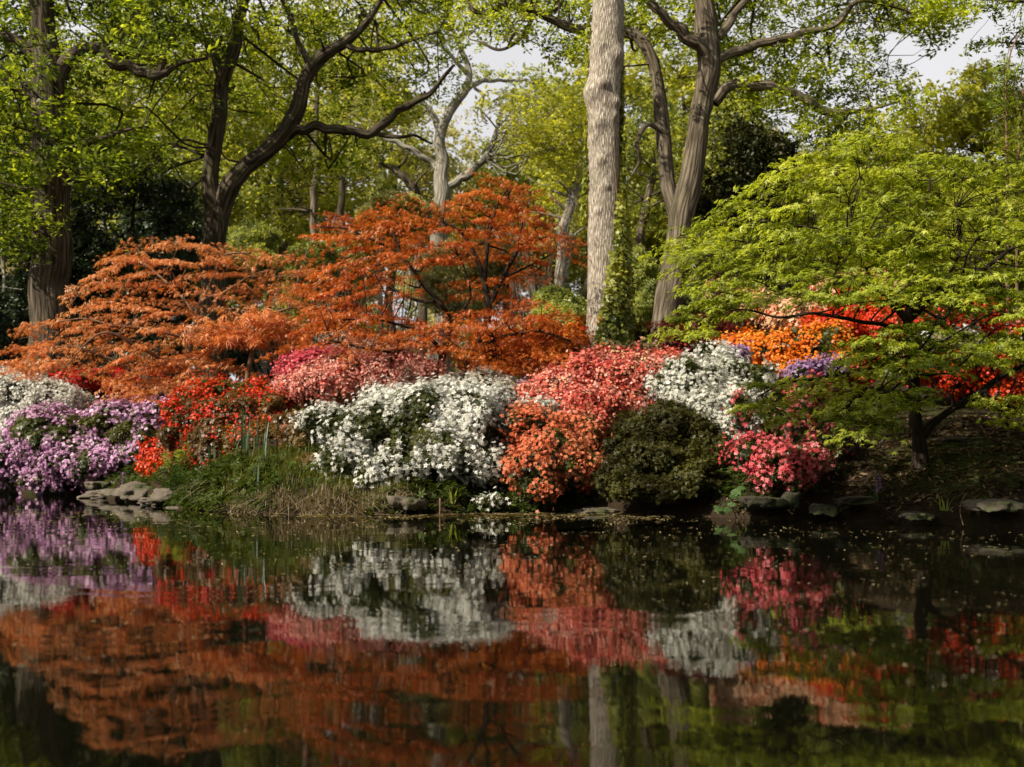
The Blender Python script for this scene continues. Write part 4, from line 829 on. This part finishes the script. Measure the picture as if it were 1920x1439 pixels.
# ------------------------------------------------------------------ bank: stones, plants, litter
def stonemat(ca, cb_, cc):
    m, t, o = newmat("weathered stone"); N = t.nodes.new; L = t.links.new
    tc = N("ShaderNodeTexCoord"); n1 = N("ShaderNodeTexNoise"); n1.inputs["Scale"].default_value = 9; n1.inputs["Detail"].default_value = 8; n1.inputs["Roughness"].default_value = .65
    L(tc.outputs["Object"], n1.inputs[0]); r = ramp(t, [ca, cb_, cc]); L(n1.outputs["Fac"], r.inputs[0])
    n2 = N("ShaderNodeTexNoise"); n2.inputs["Scale"].default_value = 3; L(tc.outputs["Object"], n2.inputs[0]); mr = N("ShaderNodeMapRange"); mr.inputs[1].default_value = .52; mr.inputs[2].default_value = .66; L(n2.outputs["Fac"], mr.inputs[0])
    mi = N("ShaderNodeMix"); mi.data_type = 'RGBA'; L(mr.outputs[0], mi.inputs[0]); L(r.outputs[0], mi.inputs[6]); mi.inputs[7].default_value = (.05, .06, .018, 1)
    p = N("ShaderNodeBsdfPrincipled"); p.inputs["Roughness"].default_value = .9; L(mi.outputs[2], p.inputs["Base Color"])
    bu = N("ShaderNodeBump"); bu.inputs["Strength"].default_value = .8; bu.inputs["Distance"].default_value = .04; L(n1.outputs["Fac"], bu.inputs["Height"]); L(bu.outputs[0], p.inputs["Normal"]); L(p.outputs[0], o.inputs[0]); return m
M['stone'] = stonemat((.035, .03, .022), (.13, .105, .08), (.32, .28, .22)); M['darkstone'] = stonemat((.012, .010, .007), (.04, .032, .022), (.10, .08, .058))  # darker set is brown mossy stone with bank shade added to the colour
import bmesh
_b = bmesh.new(); bmesh.ops.create_icosphere(_b, subdivisions=4, radius=1); ICO = np.array([v.co[:] for v in _b.verts]); ICF = np.array([[v.index for v in f.verts] for f in _b.faces]); _b.free()
SEEDN = [0]
def rock(label, px, py, d, rx, ry, ryd=.2, name="stone", group="stones along the pond edge", box=.55):
    c = W(px, py, d); SEEDN[0] += 1; u = ICO.copy()
    k = np.abs(u @ np.linalg.qr(R.normal(size=(3, 3)))[0] * .35 + u * .8).max(1)[:, None]; u = u * (1 - box) + u / k * box * .85
    s = np.array([SEEDN[0] * 5.1, SEEDN[0] * 2.3, 0]); u = u * (1 + .17 * noise(ICO * 1.3 + s) + .12 * np.abs(noise(ICO * 3 + s)) - .05 + .05 * noise(ICO * 9 + s) + .03 * noise(ICO * 19 + s))[:, None]
    V = u * np.array([rx * d / F, ryd, ry * d / F]); a = uni(-.25, .25); ca, sa = math.cos(a), math.sin(a)
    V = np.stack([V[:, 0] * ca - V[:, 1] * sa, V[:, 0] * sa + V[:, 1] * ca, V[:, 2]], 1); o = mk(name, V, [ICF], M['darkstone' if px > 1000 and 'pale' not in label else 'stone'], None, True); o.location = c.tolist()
    return solo(o, label, "stone", group)
rock("low pale stone at the far left edge of the pond", 25, 912, 17.6, 40, 12, .3)
rock("long flat dark edging slab below the mauve azalea", 205, 928, 14.4, 46, 12, .3)
rock("squarish brown stone left of the pale boulder", 190, 912, 14.3, 24, 10, .2)
rock("low stone in front of the bluebell at left", 232, 922, 13.6, 22, 7, .15)
rock("pale boulder with a flat sunlit top under the small orange azalea", 264, 918, 12.9, 30, 14, .22)
rock("lumpy grey boulder sloping toward the water", 330, 930, 12.0, 40, 15, .25, box=.2)
rock("flat grey stone reaching into the water below the lumpy boulder", 298, 940, 12.1, 34, 9, .24, box=.3)
rock("small round pebble at the waterline left of the nettles", 276, 948, 12.2, 9, 8, .06, box=.1)
rock("small tan pebble at the waterline right of the lumpy boulder", 345, 948, 11.7, 9, 10, .07, box=.1)
rock("low mossy stone at the waterline where the nettles begin", 350, 957, 11.4, 24, 8, .14)
rock("grey stone half hidden beneath the central white azalea", 766, 944, 10.05, 24, 13, .16)
rock("thin pale slab at the waterline under the dark green shrub", 1120, 958, 10.25, 32, 6, .14)
rock("dark brown block under the deep pink azalea", 1430, 944, 9.05, 26, 13, .14)
rock("upright reddish stone below the middle of the deep pink azalea", 1482, 938, 8.95, 14, 18, .10)
rock("flat topped dark stone on the shaded right bank", 1602, 940, 8.75, 26, 9, .16)
rock("rough pale stone at the right end of the shaded bank", 1862, 948, 8.15, 36, 12, .16, box=.3)
rock("broad mossy stone on the slope right of the maple trunk", 1800, 828, 9.9, 40, 8, .25, box=.3)
rock("dark stone in the shade beside the upright reddish stone", 1545, 956, 8.85, 18, 9, .12)
rock("low dark stone at the waterline near the right end", 1720, 968, 8.4, 24, 6, .12)

def blades(n, P, h, wd, lean, mat, name, parent=None, bend=.5):
    """grass blades: three-segment strips"""
    a = uni(0, 6.283, n); ln = np.abs(R.normal(0, lean, n)); D = np.stack([np.cos(a), np.sin(a), 0 * a], 1); S_ = np.stack([-np.sin(a), np.cos(a), 0 * a], 1)
    h = h * uni(.5, 1.2, n); V = []; up = np.array([[0, 0, 1.]])
    for t_, wk in ((0, 1), (.5, .8), (.85, .45), (1, .05)):
        c = P + up * (h * (t_ - bend * ln * t_ ** 2 * .5))[:, None] + D * (h * ln * t_ ** 1.7)[:, None]; V += [c - S_ * (wd * wk / 2), c + S_ * (wd * wk / 2)]
    V = np.stack(V, 1); k = (np.arange(n) * 8)[:, None]
    q = np.concatenate([k + np.array([[2 * i, 2 * i + 1, 2 * i + 3, 2 * i + 2]]) for i in range(3)])
    return mk(name, V.reshape(-1, 3), [q], mat, parent)
def bankpts(n, px0, px1, t0, t1):
    """points on the bank between two pixel columns, t metres behind the waterline"""
    out = []
    px = uni(px0, px1, n); t = uni(t0, t1, n); y = np.full(n, 10.)
    for _ in range(12): y = bank((px - 960) / F * y) + t
    x = (px - 960) / F * y; return np.stack([x, y, gz(x, y)], 1)
M['grass'] = leafmat("bank grass", [(0.043, 0.061, 0.01), (0.116, 0.135, 0.017), (0.217, 0.22, 0.03)], .35)
M['straw'] = leafmat("dry straw", [(.16, .12, .07), (.34, .27, .17), (.52, .45, .32)], .2)
M['iris'] = leafmat("iris blades", [(.012, .04, .012), (.03, .08, .02), (.06, .12, .025)], .3, .1)
M['fern'] = leafmat("pale fern", [(0.18, 0.225, 0.048), (0.33, 0.375, 0.08), (0.48, 0.51, 0.144)], .4)
M['weed'] = leafmat("bank weeds", [(0.023, 0.045, 0.011), (0.059, 0.09, 0.018), (0.105, 0.13, 0.027)], .3, .02)
M['litter'] = leafmat("fallen leaves", [(.035, .022, .012), (.09, .055, .03), (.19, .12, .07), (.34, .24, .15)], .1, .05)
M['petaldebris'] = leafmat("floating petals", [(.20, .15, .07), (.42, .33, .18), (.62, .52, .34)], .1, .05)
P = bankpts(5200, 400, 790, .05, 1.1); setting(blades(5200, P, .12, .006, .7, M['grass'], "bank_grass"), "stuff", "tufts of green grass along the sunny middle of the bank", "grass")
P = np.vstack([bankpts(2000, 440, 620, -.03, .13), bankpts(1300, 620, 800, -.03, .14), bankpts(700, 320, 460, -.04, .25), bankpts(200, 1080, 1200, 0, .15)])
setting(blades(len(P), P, .11, .006, 1.5, M['straw'], "dry_grass", None, 1.1), "stuff", "dry straw coloured grass drooping over the water's edge", "grass")
def cover(name, label, regs, temps, size, mat, hz, tilt=.6, nz=None):
    b = Bag()
    for (n, a, c, t0, t1) in regs:
        P = bankpts(n, a, c, t0, t1)
        if nz is not None: P = P[noise(P, 2.2) > nz]
        P[:, 2] = np.maximum(P[:, 2], .015) + np.abs(R.normal(0, hz, len(P))); scatter(b, temps, P, frames_up(len(P), tilt), size * uni(.6, 1.3, len(P)))
    setting(b.make(name, mat), "stuff", label, "ground cover")
cover("bank_weeds", "low green nettles and weeds covering the bank", [(1500, 330, 520, -.02, .7), (900, 240, 420, 0, .9), (900, 310, 420, -.12, .3), (500, 690, 1120, -.1, .15), (700, -20, 260, .0, .6), (700, 780, 1120, .0, .6), (420, 1120, 1450, 0, .5), (50, 1480, 1960, .0, 1.), (300, 500, 800, .2, 1.2)], AZL, .055, M['weed'], .05)
ONE = [kites([0], [1], .55, .15, -.9, .1), kites([0], [1], .7, -.1, -.9, .1), kites([0], [.8], .4, .2, -.9, .1)]
cover("leaf_litter", "brown fallen leaves scattered on the right bank below the maple", [(9000, 1470, 2100, .05, 3.2), (1500, 800, 1470, 0, 1), (1200, -20, 800, .1, 2)], ONE, .038, M['litter'], .006, .5)
cover("mossy_cover", "patchy low green cover on the slope behind the bushes", [(2200, -100, 1500, 2.5, 9), (1200, -300, 2100, 8, 24)], FINE, .16, M['wood'], .06, .6)
# iris clumps
for lab, px, n, t0, h in (("tall dark iris blades standing before the bronze azalea", 462, 16, .8, .52), ("iris blades right of the tall iris clump", 498, 7, .85, .45), ("short iris blades between the ferns and the tall iris clump", 400, 8, .5, .34), ("slim pale iris blades in front of the grass", 488, 5, .35, .3)):
    c = bankpts(1, px, px + 1, t0, t0 + .01)[0]; o = thing("iris_plant", lab, "plant", c, "iris clumps on the bank")
    for k in range(n): blades(1, c + np.array([[R.normal(0, .07), R.normal(0, .06), -.02]]), h, .022, .16, M['iris'], "leaf", o)
# feathery fronds
for i, (px, py, h, lab) in enumerate([(318, 880, .24, "feathery pale frond nearest the orange azalea"), (336, 876, .28, "tall feathery pale frond second from the orange azalea"), (352, 880, .26, "feathery frond in the middle of the pale frond row"), (368, 872, .30, "tallest pale feathery frond above the lumpy boulder"), (383, 878, .28, "feathery frond next to the short iris blades"), (396, 886, .22, "short feathery frond right of the tallest one"), (344, 893, .18, "low feathery frond in front of the row"), (376, 895, .18, "low feathery frond just above the nettles")]):
    d = 12.6; c = W(px, py, d); c[2] = max(gz(c[0], d), c[2] - h * .7); o = thing("frond", lab, "plant", c, "feathery fronds on the bank"); b = Bag()
    top = c + np.array([R.normal(0, .04), R.normal(0, .04), h]); q = spline([c - np.array([0, 0, .03]), (c + top) / 2 + R.normal(0, .01, 3), top], 6)
    for j in range(3, len(q)):
        l = .075 * math.sin(math.pi * min(1, (j + 1) / (len(q) + 1))) + .012
        for k in range(10):
            P = (q[j] * uni(.3, 1) + q[j - 1] * 0) if False else q[j] + R.normal(0, .006, 3); a = uni(0, 6.28)
            T, f = kites([0], [1], .22, -.3); b.add(*stamp(T, f, P[None], frames_n(np.array([[math.cos(a) * .5, math.sin(a) * .5, 1.]])), [l]))
    b.make("leaf", M['fern'], o); s = Bag(); tube(s, q, np.linspace(.005, .002, len(q)), 5); s.make("stem", M['fern'], o)
# broad-leaved plants
ROUND = [kites(np.arange(9) * .7, np.full(9, 1.), .8, .12, 0, .03, True, .6)]
def broad(label, pts, d, size, mat, name="leafy_plant"):
    c0 = W(pts[0][0], pts[0][1], d); base = np.array([c0[0], max(c0[1], bank(c0[0]) + .05), 0]); base[2] = gz(base[0], base[1]); o = thing(name, label, "plant", base); b = Bag(); s = Bag()
    for (px, py) in pts:
        p = W(px, py, d + uni(-.06, .06)); p[2] = max(p[2], .02); b.add(*stamp(*ROUND[0], p[None], frames_n(np.array([[uni(-.4, .4), -.5, 1.]])), [size * uni(.7, 1.2)])); q = spline([base, (base + p) / 2 + np.array([0, 0, .03]), p], 4); tube(s, q, np.linspace(.004, .002, len(q)), 5)
    b.make("leaf", M[mat], o); s.make("stem", M[mat], o); return o
M['butter'] = leafmat("fresh broad leaves", [(.05, .12, .03), (.09, .18, .05), (.14, .24, .08)], .4, .12)
broad("plant with pale green rounded leaves at the water below the deep pink azalea", [(1382, 922), (1375, 932), (1390, 915), (1352, 958), (1365, 955), (1345, 952), (1372, 946)], 9.15, .055, 'butter')
broad("small round leaved plant beneath the white sprig over the water", [(905, 930), (918, 942), (940, 950), (850, 950), (835, 935), (930, 925)], 10.25, .035, 'butter')
broad("round leaved plant between the white and coral azaleas", [(955, 895), (962, 900), (948, 902)], 10.4, .05, 'butter')
broad("dark leaved waterside plant at the right end of the lumpy boulder", [(378, 925), (388, 935), (370, 940), (382, 948), (395, 940), (376, 955)], 11.3, .06, 'weed')
broad("low green plant on the waterline under the central white azalea", [(850, 952), (862, 948), (840, 956), (872, 955), (990, 950), (1000, 955), (978, 958)], 10.2, .03, 'weed')
def straps(label, px, py, d, n, h, wd, mat, flower=None):
    c = W(px, py, d); c[2] = max(gz(c[0], d), .01) if c[2] < gz(c[0], d) + .12 else c[2]; o = thing("bluebell" if flower else "strap_plant", label, "plant", c); [blades(1, c + np.array([[R.normal(0, .015), R.normal(0, .015), 0]]), h, wd, .7, M[mat], "leaf", o) for k in range(n)]
    if flower:
        s = Bag(); q = spline([c, c + np.array([.01, 0, h * .6]), c + np.array([.02, -.01, h * 1.1])], 6); tube(s, q, np.full(len(q), .003), 5); s.make("stem", M['weed'], o); b = Bag()
        P = np.repeat(q[4:], 4, 0) + R.normal(0, .009, ((len(q) - 4) * 4, 3)); scatter(b, FULL, P, frames_n(R.normal(0, 1, P.shape) + np.array([0, -.6, -.2])), uni(.010, .016, len(P))); b.make("blossom", M['violet'], o)
straps("yellowish strap leaved fern beside the grey stone under the white azalea", 848, 944, 10.1, 9, .16, .02, 'fern')
straps("strap leaved bluebell with one pale spike on the shaded right bank", 1645, 912, 8.95, 9, .20, .014, 'iris', True)
straps("small bluebell beside the pale boulder at left", 228, 915, 13.4, 6, .17, .016, 'iris', True)
straps("bright green strap leaves at the foot of the pale boulder", 243, 930, 12.9, 8, .17, .022, 'fern')
straps("green tuft near the right end of the shaded bank", 1770, 958, 8.35, 10, .12, .012, 'fern')
sb = Bag(); q = W(np.array([825, 825]), np.array([972, 934]), 9.9); q[0, 2] = -.12; tube(sb, np.vstack([q[:1], q.mean(0)[None], q[1:]]), [.009, .008, .008], 8, .05)
solo(sb.make("stake", M['twigtan'], None, True, True), "thin wooden stake standing in the water under the white azalea", "stake")
sb = Bag(); q = spline(W(np.array([1806, 1800, 1803, 1812]), np.array([985, 960, 940, 925]), 8.1), 4); tube(sb, q, np.linspace(.004, .002, len(q)), 5); solo(sb.make("dead_stem", M['twigtan'], None, True, True), "thin dead stem leaning out of the water at the right bank", "stick")
sb = Bag(); q = spline(W(np.array([515, 535, 556]), np.array([825, 810, 800]), 11.6), 4); tube(sb, q, np.linspace(.010, .006, len(q)), 6); solo(sb.make("branch", M['twigtan'], None, True, True), "short broken grey branch leaning in the brown leaved azalea", "stick")
# floating bits on the water
n = 6600; px = np.concatenate([uni(560, 1250, 2400), uni(0, 1920, 4200)]); dd = np.concatenate([10.4 - np.abs(R.normal(0, .9, 2400)), 10.5 - 8 * uni(0, 1, 4200) ** 1.3]); x = (px - 960) / F * dd
k = dd < bank(x) - .03; P = np.stack([x, dd, np.full(n, .005)], 1)[k]; P = P[noise(P, 1.4) + .5 * noise(P, 4) > -.25]; fb = Bag()
scatter(fb, ONE, P, frames_up(len(P), .05), uni(.008, .028, len(P)) * np.clip(P[:, 1] / 9, .35, 1.2)); setting(fb.make("floating_petals", M['petaldebris']), "stuff", "fallen petals and leaf bits floating on the dark water", "petals")
n = 330; P = np.stack([uni(-2.2, 2.6, n), 10.25 - np.abs(R.normal(0, .35, n)), np.full(n, .006)], 1); P = P[P[:, 1] < bank(P[:, 0]) - .03]; fb = Bag(); T, f = kites([0], [1], .13, 0, -1)
fb.add(*stamp(T, f, P, frames_up(len(P), .03), uni(.03, .11, len(P)))); setting(fb.make("floating_straw", M['petaldebris']), "stuff", "broken straw floating in a band along the bank", "straw")

# ------------------------------------------------------------------ rail fence and person far back
c = W(25, 596, 30); gzc = float(gz(c[0], 30.)); o = thing("rail_fence", "weathered wooden rail fence at the far left behind the massive oak", "fence", [c[0], 30, gzc])
for dz in (0, -.45):
    b = Bag(); q = np.array([[c[0] - 2.2, 30, c[2] + dz], [c[0], 30.02, c[2] + dz + .02], [c[0] + 1.6, 30, c[2] + dz]]); tube(b, q, [.06, .06, .06], 8, .05); b.make("rail", M['barkgrey'], o, True, True)
for dx in (-2.2, -.3, 1.6):
    b = Bag(); tube(b, np.array([[c[0] + dx, 30, gzc - .2], [c[0] + dx, 30, c[2] - .2], [c[0] + dx, 30, c[2] + .14]]), [.08, .08, .075], 8, .05); b.make("post", M['barkgrey'], o, True, True)
def person():
    d = 40.; p = W(497, 678, d); H = 1.72; g = p[2] - H; base = np.array([p[0], d, float(gz(p[0], d))]); k = 1.0; zo = g
    o = thing("person", "person in a pale cap and dark jacket standing in the dark hollow", "person", [p[0], d, zo]); bx, by = p[0], d
    def skin(name, pts, edges, rad, mat):
        me = bpy.data.meshes.new(name); me.from_pydata([(a, b, c) for a, b, c in pts], edges, []); me.materials.append(mat); ob = bpy.data.objects.new(name, me); COL.objects.link(ob); ob.parent = o; LOC[ob.name] = LOC[o.name]
        ob.modifiers.new("skin", 'SKIN'); s = ob.modifiers.new("sub", 'SUBSURF'); s.levels = s.render_levels = 2
        for v, r_ in zip(me.skin_vertices[0].data, rad): v.radius = (r_, r_ * .85)
        me.skin_vertices[0].data[0].use_root = True; return ob
    jk = plain("dark navy jacket", (.014, .016, .035)); tr_ = plain("dark trousers", (.02, .02, .022)); sk = plain("skin", (.42, .24, .16), .5); cp = plain("pale cap", (.66, .66, .62)); sh = plain("dark shoes", (.015, .013, .012))
    # one continuous body: pelvis, spine, neck, head, arms bent to the chest, legs
    pts = [(0, 0, .95), (0, 0, 1.15), (0, 0, 1.35), (0, 0, 1.45), (0, -.01, 1.52), (0, -.03, 1.60), (0, -.02, 1.66), (.19, 0, 1.41), (.27, .02, 1.16), (.10, -.22, 1.13), (.04, -.27, 1.14), (-.19, 0, 1.41), (-.27, 0, 1.17), (-.10, -.23, 1.15), (-.03, -.27, 1.16), (.09, 0, .90), (.10, -.02, .50), (.10, .02, .09), (.11, -.12, .04), (-.09, 0, .90), (-.10, -.02, .50), (-.10, .02, .09), (-.11, -.12, .04)]
    ed = [(0, 1), (1, 2), (2, 3), (3, 4), (4, 5), (5, 6), (2, 7), (7, 8), (8, 9), (9, 10), (2, 11), (11, 12), (12, 13), (13, 14), (0, 15), (15, 16), (16, 17), (17, 18), (0, 19), (19, 20), (20, 21), (21, 22)]
    rd = [.145, .14, .16, .085, .06, .095, .075, .075, .055, .042, .038, .075, .055, .042, .038, .09, .065, .05, .04, .09, .065, .05, .04]
    skin("body", pts, ed, rd, sk)
    skin("jacket", [(0, .0, .92), (0, 0, 1.15), (0, 0, 1.35), (0, 0, 1.44), (.19, 0, 1.41), (.27, .02, 1.16), (.12, -.20, 1.13), (-.19, 0, 1.41), (-.27, 0, 1.17), (-.12, -.21, 1.15)], [(0, 1), (1, 2), (2, 3), (2, 4), (4, 5), (5, 6), (2, 7), (7, 8), (8, 9)], [.165, .16, .18, .09, .09, .07, .055, .09, .07, .055], jk)
    skin("trousers", [(0, 0, .94), (.09, 0, .89), (.10, -.02, .50), (.10, .02, .10), (-.09, 0, .89), (-.10, -.02, .50), (-.10, .02, .10)], [(0, 1), (1, 2), (2, 3), (0, 4), (4, 5), (5, 6)], [.155, .105, .08, .065, .105, .08, .065], tr_)
    b = Bag(); u = ICO[ICO[:, 2] > -5] * np.array([.112, .125, .075]); u[:, 2] = np.maximum(u[:, 2], -.012); b.add(u + np.array([bx, by - .02, zo + 1.665]), [ICF]); b.make("cap", cp, o, True)
    b = Bag(); u = ICO * np.array([.09, .085, .012]); b.add(u + np.array([bx, by - .15, zo + 1.66]), [ICF]); b.make("cap_peak", cp, o, True)
    for sx in (-.032, .032):
        b = Bag(); b.add(ICO * .012 + np.array([bx + sx, by - .115, zo + 1.615]), [ICF]); b.make("eye", sh, o, True)
    b = Bag(); b.add(ICO * np.array([.014, .022, .022]) + np.array([bx, by - .13, zo + 1.585]), [ICF]); b.make("nose", sk, o, True)
    for sx in (-1, 1):                                    # hands: palm, four fingers and a thumb closed round the held thing
        hx = bx + sx * .035; hb = Bag(); hz_ = zo + 1.15; hb.add(ICO * np.array([.03, .042, .04]) + np.array([hx, by - .29, hz_]), [ICF])
        for f_ in range(4):
            q = spline([[hx + sx * .02, by - .30, hz_ + .03 - f_ * .02], [hx + sx * .01, by - .345, hz_ + .028 - f_ * .02], [hx - sx * .02, by - .35, hz_ + .026 - f_ * .02]], 4); tube(hb, q, np.full(len(q), .0085), 6)
        q = spline([[hx, by - .29, hz_ + .035], [hx - sx * .01, by - .31, hz_ + .06], [hx - sx * .02, by - .335, hz_ + .055]], 4); tube(hb, q, np.full(len(q), .009), 6); hb.make("hand", sk, o, True)
    o.location = (bx, by, zo); return base[2] - zo
person()
